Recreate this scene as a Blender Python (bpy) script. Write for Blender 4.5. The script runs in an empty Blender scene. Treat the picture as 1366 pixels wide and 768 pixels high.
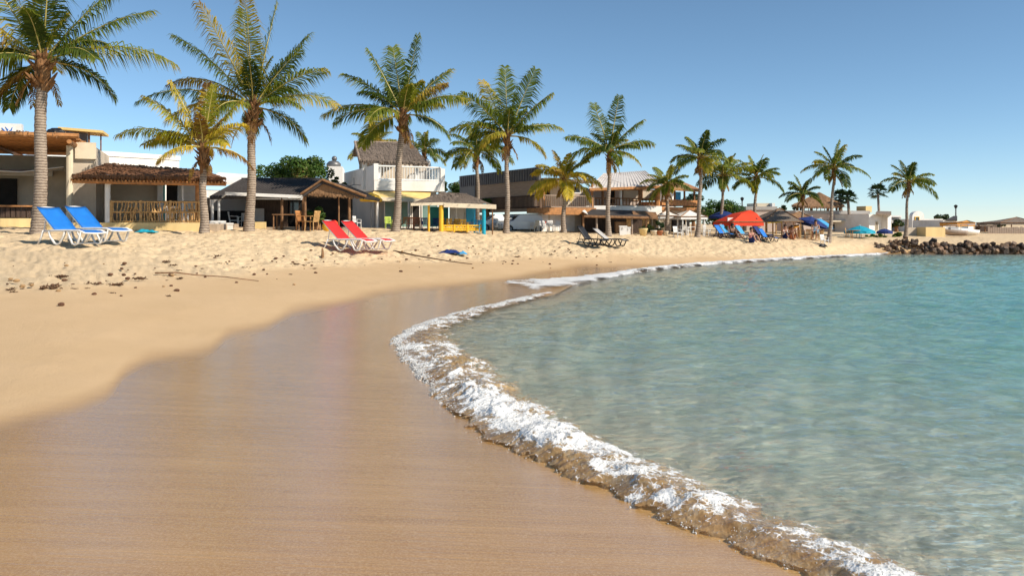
import bpy, math, random
import numpy as np
from mathutils import Vector, Matrix
R_ = math.radians
scn = bpy.context.scene
COL = scn.collection
FP, HZ, CX, H = 1062.0, 298.0, 683.0, 1.7      # focal length in photo pixels, horizon row, centre column, eye height
rnd = random.Random(7)

# ------------------------------------------------------------------ noise
_rs = np.random.RandomState(3)
_perm = _rs.permutation(256); _perm = np.concatenate([_perm, _perm])
_g = _rs.normal(size=(256, 3)); _g /= np.linalg.norm(_g, axis=1)[:, None]
def perlin(x, y, z=None):
    x = np.asarray(x, float); y = np.asarray(y, float)
    z = np.zeros_like(x) if z is None else np.asarray(z, float) + np.zeros_like(x)
    xi = np.floor(x).astype(int); yi = np.floor(y).astype(int); zi = np.floor(z).astype(int)
    xf, yf, zf = x - xi, y - yi, z - zi
    fu = lambda t: t*t*t*(t*(t*6-15)+10)
    u, v, w = fu(xf), fu(yf), fu(zf)
    def gd(i, j, k):
        h = _perm[(_perm[(_perm[(xi+i) & 255] + yi + j) & 255] + zi + k) & 255]
        g = _g[h]
        return g[..., 0]*(xf-i) + g[..., 1]*(yf-j) + g[..., 2]*(zf-k)
    L = lambda a, b, t: a + t*(b-a)
    return 1.5*L(L(L(gd(0,0,0), gd(1,0,0), u), L(gd(0,1,0), gd(1,1,0), u), v),
             L(L(gd(0,0,1), gd(1,0,1), u), L(gd(0,1,1), gd(1,1,1), u), v), w)
def fbm(x, y, z=None, o=4):
    r = 0; a = 1; f = 1
    for i in range(o):
        r = r + a*perlin(np.asarray(x)*f+i*7.3, np.asarray(y)*f+i*3.1, None if z is None else np.asarray(z)*f)
        a *= .5; f *= 2.03
    return r
def worley(x, y, seed=0):
    x = np.asarray(x, float); y = np.asarray(y, float)
    xi = np.floor(x).astype(int); yi = np.floor(y).astype(int)
    best = np.full(x.shape, 9.)
    for i in (-1, 0, 1):
        for j in (-1, 0, 1):
            h = _perm[(_perm[(xi+i+seed) & 255] + yi + j) & 255]
            px = xi+i + (h*37 % 256)/256.; py = yi+j + (h*91 % 256)/256.
            best = np.minimum(best, (px-x)**2 + (py-y)**2)
    return np.sqrt(best)
def sstep(a, b, x):
    t = np.clip((x-a)/(b-a), 0, 1); return t*t*(3-2*t)

# ------------------------------------------------------------------ materials
def nt(name):
    m = bpy.data.materials.new(name); m.use_nodes = True
    t = m.node_tree; t.nodes.clear()
    out = t.nodes.new('ShaderNodeOutputMaterial')
    return m, t, out
def node(t, kind, **kw):
    n = t.nodes.new(kind)
    for k, v in kw.items():
        if k.startswith('i_'):
            key = k[2:]
            key = int(key) if key.isdigit() else key.replace('_', ' ')
            if isinstance(v, bpy.types.NodeSocket): t.links.new(v, n.inputs[key])
            else: n.inputs[key].default_value = v
        else: setattr(n, k, v)
    return n
def c4(c): return (c[0], c[1], c[2], 1)
def ramp(t, fac, stops):
    r = node(t, 'ShaderNodeValToRGB', i_Fac=fac)
    while len(r.color_ramp.elements) < len(stops): r.color_ramp.elements.new(.5)
    for e, (p, c) in zip(r.color_ramp.elements, stops):
        e.position = p; e.color = c4(c) if not isinstance(c, (int, float)) else (c, c, c, 1)
    return r.outputs[0]
def mixc(t, f, a, b, mode='MIX'):
    n = t.nodes.new('ShaderNodeMix'); n.data_type = 'RGBA'; n.blend_type = mode
    for s, v in ((n.inputs[0], f), (n.inputs[6], a), (n.inputs[7], b)):
        if isinstance(v, bpy.types.NodeSocket): t.links.new(v, s)
        else: s.default_value = v if isinstance(v, (int, float)) else c4(v)
    return n.outputs[2]
def mth(t, op, a, b=0.0, clamp=False):
    n = t.nodes.new('ShaderNodeMath'); n.operation = op; n.use_clamp = clamp
    for s, v in zip(n.inputs, (a, b)):
        if isinstance(v, bpy.types.NodeSocket): t.links.new(v, s)
        else: s.default_value = v
    return n.outputs[0]
def coords(t, scale=(1, 1, 1), kind='Object'):
    tc = node(t, 'ShaderNodeTexCoord')
    mp = node(t, 'ShaderNodeMapping', i_Vector=tc.outputs[kind], i_Scale=scale)
    return mp.outputs[0]
def noise(t, vec, scale, detail=4, rough=.55):
    return node(t, 'ShaderNodeTexNoise', i_Vector=vec, i_Scale=scale, i_Detail=detail, i_Roughness=rough).outputs[0]
def plain(name, col, rough=.7, var=.18, scale=3., bump=.15, bscale=25., stretch=(1,1,1), metallic=0, dirt=None, spec=.4, col2=None):
    m, t, out = nt(name)
    v = coords(t, stretch)
    n1 = noise(t, v, scale, 5, .6)
    lo = tuple(c*(1-var) for c in col); hi = tuple(min(1, c*(1+var)) for c in (col2 or col))
    c = ramp(t, n1, [(.3, lo), (.7, hi)])
    if dirt:
        n2 = noise(t, v, scale*.35, 6, .7)
        c = mixc(t, ramp(t, n2, [(.5, 0.), (.72, .8)]), c, dirt)
    b = node(t, 'ShaderNodeBump', i_Strength=bump, i_Distance=.02, i_Height=noise(t, v, bscale, 4, .6))
    p = node(t, 'ShaderNodeBsdfPrincipled', i_Base_Color=c, i_Roughness=rough, i_Metallic=metallic, i_Normal=b.outputs[0])
    p.inputs['Specular IOR Level'].default_value = spec
    t.links.new(p.outputs[0], out.inputs[0]); return m
M = {}
M['white'] = plain('white_plaster', (.78, .76, .72), .8, .06, 1.2, .3, 30, dirt=(.55, .50, .43))
M['cream'] = plain('cream_plaster', (.72, .62, .46), .8, .1, 1.2, .3, 30, dirt=(.5, .42, .3))
M['yellow_wall'] = plain('yellow_plaster', (.76, .57, .27), .8, .1, 1.0, .3, 30, stretch=(2, 2, .3), dirt=(.6, .45, .2))
M['beige'] = plain('beige_render', (.58, .49, .38), .85, .12, 1.0, .4, 24, dirt=(.4, .33, .25))
M['pinkish'] = plain('pink_grey_render', (.50, .40, .34), .85, .12, 1.0, .4, 24, dirt=(.36, .29, .25))
M['greywall'] = plain('grey_render', (.36, .34, .32), .85, .12, 1.0, .4, 24)
M['wood'] = plain('weathered_brown_wood', (.23, .12, .055), .75, .45, 6, .5, 30, stretch=(1, 1, 1))
M['redwood'] = plain('orange_varnished_wood', (.42, .19, .065), .6, .35, 6, .4, 30)
M['straw'] = plain('golden_sticks', (.50, .30, .12), .75, .45, 9, .5, 40)
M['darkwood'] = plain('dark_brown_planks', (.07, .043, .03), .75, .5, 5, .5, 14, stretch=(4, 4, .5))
M['greyboard'] = plain('grey_brown_boards', (.34, .26, .20), .75, .25, 4, .8, 9, stretch=(.5, .5, 9))
M['corr_dark'] = plain('charcoal_corrugated_metal', (.10, .10, .11), .5, .2, 2, .2, 20, metallic=.1)
M['roof_dark'] = plain('dark_bitumen_roof', (.05, .043, .04), .8, .35, 3, .6, 14)
M['roof_metal'] = plain('pale_sheet_metal_roof', (.66, .61, .56), .6, .1, 1.5, .1, 9, stretch=(6, .5, 1), metallic=0, dirt=(.30, .22, .17))
M['roof_grey'] = plain('grey_brown_thatch', (.20, .155, .12), .9, .4, 8, 1., 50, stretch=(4, .6, .6))
M['thatch'] = plain('brown_palm_thatch', (.30, .17, .085), .9, .55, 8, 1., 45, stretch=(5, .7, .7))
M['thatch2'] = plain('red_brown_thatch', (.26, .12, .055), .9, .45, 8, 1., 45, stretch=(5, .7, .7))
M['glass'] = plain('dark_window_glass', (.03, .04, .045), .08, .3, 1, .02, 3, spec=.8)
M['teal_glass'] = plain('green_tinted_shopfront', (.16, .26, .23), .2, .25, 1, .02, 3, spec=.6)
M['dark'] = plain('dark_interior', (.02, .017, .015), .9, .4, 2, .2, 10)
M['plastic_white'] = plain('white_plastic', (.80, .79, .76), .4, .04, 3, .05, 30, dirt=(.62, .58, .5))
M['blue'] = plain('blue_sling_fabric', (.008, .16, .55), .65, .12, 5, .2, 260)
M['darkblue'] = plain('navy_fabric', (.01, .03, .15), .75, .25, 5, .3, 90)
M['lightblue'] = plain('light_blue_fabric', (.06, .33, .62), .75, .15, 5, .3, 90)
M['turq'] = plain('turquoise_fabric', (.01, .32, .45), .7, .15, 5, .3, 60)
M['red'] = plain('red_sling_fabric', (.68, .022, .02), .65, .12, 5, .2, 200)
M['orangered'] = plain('red_canvas', (.72, .05, .012), .75, .12, 2, .3, 30)
M['yellow'] = plain('yellow_paint', (.80, .46, .03), .55, .15, 4, .1, 30)
M['yellowcloth'] = plain('yellow_awning_cloth', (.78, .55, .20), .8, .12, 3, .3, 20)
M['orangecloth'] = plain('orange_awning_cloth', (.72, .33, .06), .8, .15, 3, .3, 20)
M['bluepaint'] = plain('sky_blue_paint', (.03, .35, .60), .5, .12, 4, .1, 30)
M['tealpaint'] = plain('teal_paint', (.03, .30, .28), .5, .12, 4, .1, 30)
M['cloth_white'] = plain('white_canvas', (.80, .78, .74), .85, .06, 2, .4, 12)
M['black'] = plain('black_plastic', (.015, .015, .017), .5, .3, 4, .1, 30)
M['greycloth'] = plain('grey_fabric', (.42, .40, .38), .85, .12, 4, .3, 60)
M['terracotta'] = plain('terracotta', (.45, .17, .08), .8, .2, 5, .2, 30)
M['metal'] = plain('painted_grey_metal', (.18, .18, .18), .45, .15, 5, .05, 30, metallic=.5)
M['car_white'] = plain('white_car_paint', (.72, .72, .71), .2, .03, 2, 0, 10, spec=.6)
M['car_silver'] = plain('silver_car_paint', (.38, .39, .40), .25, .05, 2, 0, 10, metallic=.5)
M['rubber'] = plain('black_rubber', (.02, .02, .02), .85, .2, 8, .2, 30)
M['rock'] = plain('dark_wet_rock', (.030, .022, .016), .55, .8, 3, 1., 9, col2=(.10, .065, .04), dirt=(.13, .095, .06))
def vary_rock():
    m = M['rock']; t = m.node_tree; p = [n for n in t.nodes if n.type == 'BSDF_PRINCIPLED'][0]; l = p.inputs['Base Color'].links[0].from_socket
    oi = node(t, 'ShaderNodeObjectInfo').outputs['Random']; t.links.new(mixc(t, 1., l, ramp(t, oi, [(0, (.45, .42, .4)), (.6, (1.1, 1., .9)), (1, (2.6, 2.2, 1.8))]), 'MULTIPLY'), p.inputs['Base Color'])
vary_rock()
M['pebble'] = plain('brown_stone', (.13, .06, .03), .8, .5, 20, .8, 60)
M['weed'] = plain('dried_brown_seaweed', (.10, .05, .022), .8, .6, 30, .8, 60)
M['sandclod'] = plain('clod_of_sand', (.40, .25, .12), .95, .25, 20, .8, 60)
M['drift'] = plain('bleached_driftwood', (.19, .10, .05), .85, .5, 12, .6, 40)
M['skin'] = plain('skin', (.42, .22, .14), .55, .08, 8, .05, 60)
M['skin_dark'] = plain('tanned_skin', (.22, .10, .055), .55, .08, 8, .05, 60)
M['hair'] = plain('dark_hair', (.015, .01, .008), .6, .3, 20, .4, 80)
M['limecloth'] = plain('lime_cotton', (.55, .68, .12), .85, .08, 8, .2, 60)
M['pinkcloth'] = plain('pink_cotton', (.66, .24, .26), .85, .08, 8, .2, 60)
M['pad'] = plain('floor_slab', (.42, .33, .24), .9, .2, 2, .4, 20)

def leafmat(name, g1, g2, y1, transl=.35, rough=.45):
    m, t, out = nt(name)
    a = node(t, 'ShaderNodeAttribute', attribute_name='tint').outputs['Fac']
    n = noise(t, coords(t), 1.5, 3)
    f = mth(t, 'ADD', a, mth(t, 'MULTIPLY', mth(t, 'SUBTRACT', n, .5), .5), True)
    c = ramp(t, f, [(0, g1), (.45, g2), (.8, y1), (1., (.20, .105, .04))])
    p = node(t, 'ShaderNodeBsdfPrincipled', i_Base_Color=c, i_Roughness=rough); p.inputs['Specular IOR Level'].default_value = .22
    tr = node(t, 'ShaderNodeBsdfTranslucent', i_Color=mixc(t, 1., c, (1.5, 1.5, .7), 'MULTIPLY'))
    mx = node(t, 'ShaderNodeMixShader', i_0=transl, i_1=p.outputs[0], i_2=tr.outputs[0])
    t.links.new(mx.outputs[0], out.inputs[0]); return m
M['frond'] = leafmat('palm_leaflets', (.026, .055, .012), (.15, .19, .020), (.50, .38, .05), .42, .6)
M['frond_y'] = leafmat('yellowish_palm_leaflets', (.06, .10, .012), (.26, .26, .025), (.60, .44, .05))
M['leaf'] = leafmat('broad_leaves', (.022, .062, .014), (.06, .12, .022), (.13, .18, .035), .25)
M['leaf_dark'] = leafmat('dark_leaves', (.012, .03, .012), (.03, .055, .018), (.06, .09, .025), .2)
def trunkmat():
    m, t, out = nt('ringed_palm_trunk')
    v = coords(t)
    w = node(t, 'ShaderNodeTexWave', wave_type='BANDS', bands_direction='Z', i_Vector=v, i_Scale=3.6, i_Distortion=2.5, i_Detail=3, i_Detail_Scale=3).outputs[1]
    n = noise(t, v, 7, 6, .7); n2 = noise(t, v, 1.3, 3)
    f = mth(t, 'ADD', mth(t, 'MULTIPLY', w, .35), mth(t, 'ADD', mth(t, 'MULTIPLY', n, .6), mth(t, 'MULTIPLY', n2, .25)))
    c = ramp(t, f, [(.3, (.10, .07, .05)), (.6, (.27, .21, .16)), (.85, (.42, .34, .26))])
    b = node(t, 'ShaderNodeBump', i_Strength=.9, i_Distance=.03, i_Height=f)
    p = node(t, 'ShaderNodeBsdfPrincipled', i_Base_Color=c, i_Roughness=.85, i_Normal=b.outputs[0])
    t.links.new(p.outputs[0], out.inputs[0]); return m
M['trunk'] = trunkmat()
M['boot'] = plain('fibrous_leaf_bases', (.22, .11, .045), .9, .7, 10, 1., 30, stretch=(1, 1, .3))
M['stem'] = plain('pale_frond_stem', (.42, .34, .10), .5, .3, 3, .1, 20)

def sandmat():
    m, t, out = nt('beach_sand')
    tc = node(t, 'ShaderNodeTexCoord').outputs['Object']
    wet = node(t, 'ShaderNodeAttribute', attribute_name='wet').outputs['Fac']
    rg = node(t, 'ShaderNodeAttribute', attribute_name='rough').outputs['Fac']
    sub = node(t, 'ShaderNodeAttribute', attribute_name='sub').outputs['Fac']
    def sc(s, sx=1, sy=1, sz=1, d=4, r=.55):
        mp = node(t, 'ShaderNodeMapping', i_Vector=tc, i_Scale=(sx, sy, sz)).outputs[0]
        return noise(t, mp, s, d, r)
    grain = sc(160, d=2, r=.8); fine = sc(38, d=4, r=.7); mid = sc(5.5, d=6, r=.65); big = sc(.8, d=4)
    streak = mth(t, 'ADD', mth(t, 'MULTIPLY', sc(.6, .6, 1.2, 1, 4, .6), .55), mth(t, 'MULTIPLY', sc(1.5, .45, 6.5, 1, 5, .6), .5)); streak2 = sc(5, .3, 7, 1, 4, .6)
    dry = mixc(t, mid, (.60, .435, .25), (.76, .60, .40))
    damp = mixc(t, big, (.53, .365, .20), (.62, .44, .26))
    c = mixc(t, rg, damp, dry)
    specks = ramp(t, sc(22, d=3, r=.9), [(.66, 0.), (.74, 1.)])
    c = mixc(t, mth(t, 'MULTIPLY', mth(t, 'MULTIPLY', specks, rg), .5), c, (.25, .14, .07))
    wcol = mixc(t, ramp(t, streak, [(.38, 0.), (.68, 1.)]), (.38, .190, .045), (.53, .295, .095))
    wcol = mixc(t, mth(t, 'MULTIPLY', ramp(t, sc(75, d=3, r=.8), [(.45, 0.), (.68, 1.)]), .6), wcol, (.68, .46, .22))
    c = mixc(t, wet, c, wcol)
    # sea bed patches, with pale caustic-like light painted into their colour
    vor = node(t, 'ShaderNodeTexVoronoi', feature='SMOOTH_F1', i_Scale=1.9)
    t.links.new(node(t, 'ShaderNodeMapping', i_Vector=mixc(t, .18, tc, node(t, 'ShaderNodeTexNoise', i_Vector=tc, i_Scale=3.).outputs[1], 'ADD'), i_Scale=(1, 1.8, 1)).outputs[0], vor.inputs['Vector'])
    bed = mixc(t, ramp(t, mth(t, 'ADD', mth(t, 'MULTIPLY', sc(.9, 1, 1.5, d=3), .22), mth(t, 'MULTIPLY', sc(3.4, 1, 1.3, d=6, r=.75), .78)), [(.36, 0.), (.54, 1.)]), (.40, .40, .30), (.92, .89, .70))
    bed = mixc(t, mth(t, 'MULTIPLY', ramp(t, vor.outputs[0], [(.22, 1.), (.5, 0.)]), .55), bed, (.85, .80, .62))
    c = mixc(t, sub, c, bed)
    c = mixc(t, .42, c, mixc(t, grain, (.2, .2, .2), (.8, .8, .8)), 'OVERLAY')
    foot = sc(3.2, 1, 1, 1, 5, .62)
    hd = mth(t, 'ADD', mth(t, 'MULTIPLY', foot, 1.2), mth(t, 'MULTIPLY', fine, .25))
    hw = mth(t, 'ADD', mth(t, 'MULTIPLY', streak2, .045), mth(t, 'MULTIPLY', grain, .006))
    hdamp = mth(t, 'ADD', mth(t, 'MULTIPLY', fine, .09), mth(t, 'MULTIPLY', grain, .05))
    hgt = mth(t, 'ADD', mth(t, 'MULTIPLY', rg, hd), mth(t, 'ADD', mth(t, 'MULTIPLY', wet, hw), mth(t, 'MULTIPLY', mth(t, 'SUBTRACT', 1., wet), hdamp)))
    b = node(t, 'ShaderNodeBump', i_Strength=1., i_Distance=.07, i_Height=hgt)
    ro = node(t, 'ShaderNodeMapRange', i_0=wet, i_1=0., i_2=1., i_3=.95, i_4=.24).outputs[0]
    p = node(t, 'ShaderNodeBsdfPrincipled', i_Base_Color=c, i_Normal=b.outputs[0])
    t.links.new(ro, p.inputs['Roughness'])
    t.links.new(mth(t, 'MULTIPLY', wet, 1.), p.inputs['Coat Weight']); p.inputs['Coat Roughness'].default_value = .10
    t.links.new(node(t, 'ShaderNodeMapRange', i_0=wet, i_1=0., i_2=1., i_3=.15, i_4=.6).outputs[0], p.inputs['Specular IOR Level'])
    t.links.new(b.outputs[0], p.inputs['Coat Normal'])
    t.links.new(p.outputs[0], out.inputs[0]); return m
M['sand'] = sandmat()
def watermat():
    m, t, out = nt('clear_sea_water')
    tc = node(t, 'ShaderNodeTexCoord').outputs['Object']
    mp = node(t, 'ShaderNodeMapping', i_Vector=tc, i_Scale=(1, 1.6, 1)).outputs[0]
    h = mth(t, 'ADD', mth(t, 'MULTIPLY', noise(t, mp, 4.2, 5, .55), .6), mth(t, 'MULTIPLY', noise(t, mp, 15, 3, .5), .14))
    b = node(t, 'ShaderNodeBump', i_Strength=1., i_Distance=.135, i_Height=h).outputs[0]
    tint = (1., 1., 1.)
    tr = node(t, 'ShaderNodeBsdfTransparent', i_Color=c4(tint))
    rf = node(t, 'ShaderNodeBsdfRefraction', i_Color=c4(tint), i_IOR=1.33, i_Roughness=0.02, i_Normal=b)
    mx = node(t, 'ShaderNodeMixShader', i_0=.34, i_1=tr.outputs[0], i_2=rf.outputs[0])
    gl = node(t, 'ShaderNodeBsdfGlossy', i_Color=(.95, .95, .95, 1), i_Roughness=.03, i_Normal=b)
    fr = node(t, 'ShaderNodeFresnel', i_IOR=1.33, i_Normal=b)
    m2 = node(t, 'ShaderNodeMixShader', i_0=mth(t, 'MULTIPLY', fr.outputs[0], 1., True), i_1=mx.outputs[0], i_2=gl.outputs[0])
    t.links.new(m2.outputs[0], out.inputs[0])
    ab = node(t, 'ShaderNodeVolumeAbsorption', i_Color=(.02, .91, .955, 1), i_Density=.17)
    t.links.new(ab.outputs[0], out.inputs[1]); return m
M['water'] = watermat()
def foammat():
    m, t, out = nt('sea_foam_and_churned_sandy_water')
    v = coords(t)
    fo = node(t, 'ShaderNodeAttribute', attribute_name='foam').outputs['Fac']
    al = node(t, 'ShaderNodeAttribute', attribute_name='cover').outputs['Fac']
    n = noise(t, v, 16, 6, .7)
    vo = node(t, 'ShaderNodeTexVoronoi', i_Vector=v, i_Scale=38.).outputs[0]
    vo2 = node(t, 'ShaderNodeTexVoronoi', i_Vector=v, i_Scale=90.).outputs[0]
    f = mth(t, 'ADD', fo, mth(t, 'MULTIPLY', mth(t, 'SUBTRACT', n, .5), 1.5))
    lace = node(t, 'ShaderNodeTexVoronoi', feature='DISTANCE_TO_EDGE', i_Vector=mixc(t, .03, v, node(t, 'ShaderNodeTexNoise', i_Vector=v, i_Scale=20.).outputs[1], 'ADD'), i_Scale=22.).outputs[0]
    f = mth(t, 'ADD', f, mth(t, 'MULTIPLY', ramp(t, lace, [(.0, 1.), (.12, 0.)]), .35))
    f = ramp(t, f, [(.38, 0.), (.70, 1.)])
    bumph = mth(t, 'ADD', mth(t, 'MULTIPLY', vo, .8), mth(t, 'ADD', mth(t, 'MULTIPLY', vo2, .35), mth(t, 'MULTIPLY', n, 1.)))
    b = node(t, 'ShaderNodeBump', i_Strength=.55, i_Distance=.014, i_Height=bumph).outputs[0]
    white = node(t, 'ShaderNodeBsdfPrincipled', i_Base_Color=(.82, .82, .80, 1), i_Roughness=.35, i_Normal=b)
    white.inputs['Subsurface Weight'].default_value = .3; white.inputs['Subsurface Radius'].default_value = (.02, .02, .02)
    bc = ramp(t, noise(t, v, 9, 5, .7), [(.3, (.55, .33, .14)), (.5, (.82, .57, .28)), (.70, (.88, .76, .56))])
    brown = node(t, 'ShaderNodeBsdfPrincipled', i_Base_Color=bc, i_Roughness=.12, i_Normal=b)
    br2 = node(t, 'ShaderNodeMixShader', i_0=.6, i_1=brown.outputs[0], i_2=node(t, 'ShaderNodeBsdfTranslucent', i_Color=bc).outputs[0])
    thin = ramp(t, noise(t, v, 5, 4, .6), [(.42, 0.), (.7, .55)])
    br2 = node(t, 'ShaderNodeMixShader', i_0=thin, i_1=br2.outputs[0], i_2=node(t, 'ShaderNodeBsdfTransparent', i_Color=(.95, .82, .62, 1)).outputs[0])
    gloss = node(t, 'ShaderNodeBsdfGlossy', i_Color=(1, 1, 1, 1), i_Roughness=.06, i_Normal=b)
    br2 = node(t, 'ShaderNodeMixShader', i_0=node(t, 'ShaderNodeFresnel', i_IOR=1.33, i_Normal=b).outputs[0], i_1=br2.outputs[0], i_2=gloss.outputs[0])
    mx = node(t, 'ShaderNodeMixShader', i_0=f, i_1=br2.outputs[0], i_2=white.outputs[0])
    n3 = noise(t, v, 24, 5, .7)
    a = ramp(t, mth(t, 'ADD', al, mth(t, 'MULTIPLY', mth(t, 'SUBTRACT', n3, .5), 1.3)), [(.42, 0.), (.60, 1.)])
    m2 = node(t, 'ShaderNodeMixShader', i_0=a, i_1=node(t, 'ShaderNodeBsdfTransparent').outputs[0], i_2=mx.outputs[0])
    t.links.new(m2.outputs[0], out.inputs[0]); return m
M['foam'] = foammat()
def frothmat():
    m, t, out = nt('wet_white_froth')
    p = node(t, 'ShaderNodeBsdfPrincipled', i_Base_Color=(.82, .82, .80, 1), i_Roughness=.2)
    mx = node(t, 'ShaderNodeMixShader', i_0=.35, i_1=p.outputs[0], i_2=node(t, 'ShaderNodeBsdfTransparent').outputs[0])
    m2 = node(t, 'ShaderNodeMixShader', i_0=.25, i_1=mx.outputs[0], i_2=node(t, 'ShaderNodeBsdfTranslucent', i_Color=(.8, .78, .74, 1)).outputs[0])
    t.links.new(m2.outputs[0], out.inputs[0]); return m
M['drop'] = frothmat()

# ------------------------------------------------------------------ object helpers
def tag(o, label=None, cat=None, group=None, kind=None):
    if label: o['label'] = label
    if cat: o['category'] = cat
    if group: o['group'] = group
    if kind: o['kind'] = kind
    return o
def empty(name, loc, rz=0, label=None, cat=None, group=None):
    o = bpy.data.objects.new(name, None); COL.objects.link(o); o.empty_display_size = .2
    o.location = loc; o.rotation_euler = (0, 0, rz)
    return tag(o, label, cat, group)
def copy_tree(o, loc=None, rz=None, label=None, scale=None):
    c = o.copy(); COL.objects.link(c)
    if loc is not None: c.location = loc
    if rz is not None: c.rotation_euler = (0, 0, rz)
    if label: c['label'] = label
    if scale: c.scale = (scale,)*3
    for ch in list(o.children):
        d = ch.copy(); COL.objects.link(d); d.parent = c
        for g in list(ch.children):
            e = g.copy(); COL.objects.link(e); e.parent = d
    return c
class MB:
    def __init__(s): s.v = []; s.f = []; s.t = []; s.tint = 0.
    def add(s, vs, fs):
        k = len(s.v); s.v += [tuple(p) for p in vs]; s.f += [[i+k for i in f] for f in fs]; s.t += [s.tint]*len(vs); return s
    def box(s, x0, x1, y0, y1, z0, z1, rot=None, piv=None):
        vs = [Vector((x, y, z)) for z in (z0, z1) for (x, y) in ((x0, y0), (x1, y0), (x1, y1), (x0, y1))]
        if rot is not None:
            piv = Vector(piv) if piv else Vector(((x0+x1)/2, (y0+y1)/2, (z0+z1)/2))
            vs = [rot @ (p-piv) + piv for p in vs]
        return s.add(vs, [(3, 2, 1, 0), (4, 5, 6, 7), (0, 1, 5, 4), (1, 2, 6, 5), (2, 3, 7, 6), (3, 0, 4, 7)])
    def tube(s, pts, rad, n=8, caps=True):
        pts = [Vector(p) for p in pts]; N = len(pts)
        if isinstance(rad, (int, float)): rad = [rad]*N
        vs = []; up = None
        for i, p in enumerate(pts):
            d = (pts[min(i+1, N-1)] - pts[max(i-1, 0)]).normalized()
            if up is None: up = Vector((0, 1, 0)) if abs(d.y) < .9 else Vector((1, 0, 0))
            a = d.cross(up).normalized(); b = d.cross(a).normalized(); up = -b if False else up
            for k in range(n):
                an = 2*math.pi*k/n; vs.append(p + (a*math.cos(an) + b*math.sin(an))*rad[i])
        fs = [(i*n+k, (i+1)*n+k, (i+1)*n+(k+1) % n, i*n+(k+1) % n) for i in range(N-1) for k in range(n)]
        if caps: fs += [tuple(range(n)), tuple(reversed(range((N-1)*n, N*n)))]
        return s.add(vs, fs)
    def slab(s, pts, th, up=None):           # thick polygon, pts on top side
        pts = [Vector(p) for p in pts]; n = len(pts)
        nrm = Vector(up) if up else (pts[1]-pts[0]).cross(pts[2]-pts[0]).normalized()
        vs = pts + [p - nrm*th for p in pts]
        return s.add(vs, [tuple(range(n)), tuple(reversed(range(n, 2*n)))] + [((i+1) % n, i, i+n, (i+1) % n+n) for i in range(n)])
    def prism(s, prof, x0, x1):              # profile in (y,z) swept along x
        n = len(prof)
        vs = [(x0, y, z) for y, z in prof] + [(x1, y, z) for y, z in prof]
        return s.add(vs, [tuple(reversed(range(n))), tuple(range(n, 2*n))] + [(i, (i+1) % n, (i+1) % n+n, i+n) for i in range(n)])
    def lathe(s, prof, cx=0, cy=0, n=12):
        vs = [(cx+r*math.cos(2*math.pi*k/n), cy+r*math.sin(2*math.pi*k/n), z) for r, z in prof for k in range(n)]
        N = len(prof)
        return s.add(vs, [(i*n+k, i*n+(k+1) % n, (i+1)*n+(k+1) % n, (i+1)*n+k) for i in range(N-1) for k in range(n)] + [tuple(reversed(range(n))), tuple(range((N-1)*n, N*n))])
    def ball(s, c, r, n=8, m=6, sq=(1, 1, 1), jit=0):
        vs = []; c = Vector(c)
        for i in range(1, m):
            th = math.pi*i/m
            for k in range(n):
                a = 2*math.pi*k/n; q = 1+rnd.uniform(-jit, jit)
                vs.append(c + Vector((math.sin(th)*math.cos(a)*sq[0], math.sin(th)*math.sin(a)*sq[1], math.cos(th)*sq[2]))*r*q)
        fs = [(i*n+k, (i+1)*n+k, (i+1)*n+(k+1) % n, i*n+(k+1) % n) for i in range(m-2) for k in range(n)]
        t = len(vs); vs += [c+Vector((0, 0, r*sq[2])), c-Vector((0, 0, r*sq[2]))]
        fs += [(k, (k+1) % n, t) for k in range(n)] + [((m-2)*n+(k+1) % n, (m-2)*n+k, t+1) for k in range(n)]
        return s.add(vs, fs)
    def build(s, name, mat, parent=None, smooth=False, label=None, loc=None):
        me = bpy.data.meshes.new(name); me.from_pydata(s.v, [], s.f)
        if any(s.t):
            a = me.attributes.new('tint', 'FLOAT', 'POINT'); a.data.foreach_set('value', s.t)
        if smooth: me.polygons.foreach_set('use_smooth', [True]*len(me.polygons))
        me.materials.append(mat); me.update()
        o = bpy.data.objects.new(name, me); COL.objects.link(o)
        if parent: o.parent = parent
        if loc: o.location = loc
        if label: o['label'] = label
        return o
def rotz(a): return Matrix.Rotation(a, 3, 'Z')

# ------------------------------------------------------------------ shore line and terrain height
def g0(u, v): d = H*FP/(v-HZ); return ((u-CX)*d/FP, d)      # where the photo's ray meets sea level
def catmull(P, k=4):
    P = [np.array(p, float) for p in P]; Q = [2*P[0]-P[1]] + P + [2*P[-1]-P[-2]]; out = []
    for i in range(1, len(Q)-2):
        for j in range(k):
            t = j/k
            out.append(.5*((2*Q[i]) + (-Q[i-1]+Q[i+1])*t + (2*Q[i-1]-5*Q[i]+4*Q[i+1]-Q[i+2])*t*t + (-Q[i-1]+3*Q[i]-3*Q[i+1]+Q[i+2])*t**3))
    out.append(P[-1]); return np.array(out)
front_px = [(1060, 768), (985, 735), (900, 703), (830, 668), (755, 636), (695, 611), (655, 590), (612, 560), (580, 533), (553, 506), (533, 478), (526, 458), (536, 443), (570, 429), (625, 413), (680, 401)]
shore2_px = [(727, 391), (752, 380), (800, 369), (850, 361.5), (910, 355), (1000, 348.5), (1090, 343.5), (1175, 339)]
SH = [(6., -12.), (3.4, -3.), (2.2, 1.2), (1.75, 2.6)] + [g0(*p) for p in front_px] + [g0(*p) for p in shore2_px] + [(28., 44.2), (60., 45.), (160., 50.)]
SHC = catmull(SH, 4)
poly = np.vstack([SHC, [(400., 50.), (400., -60.), (6., -60.)]])
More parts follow.
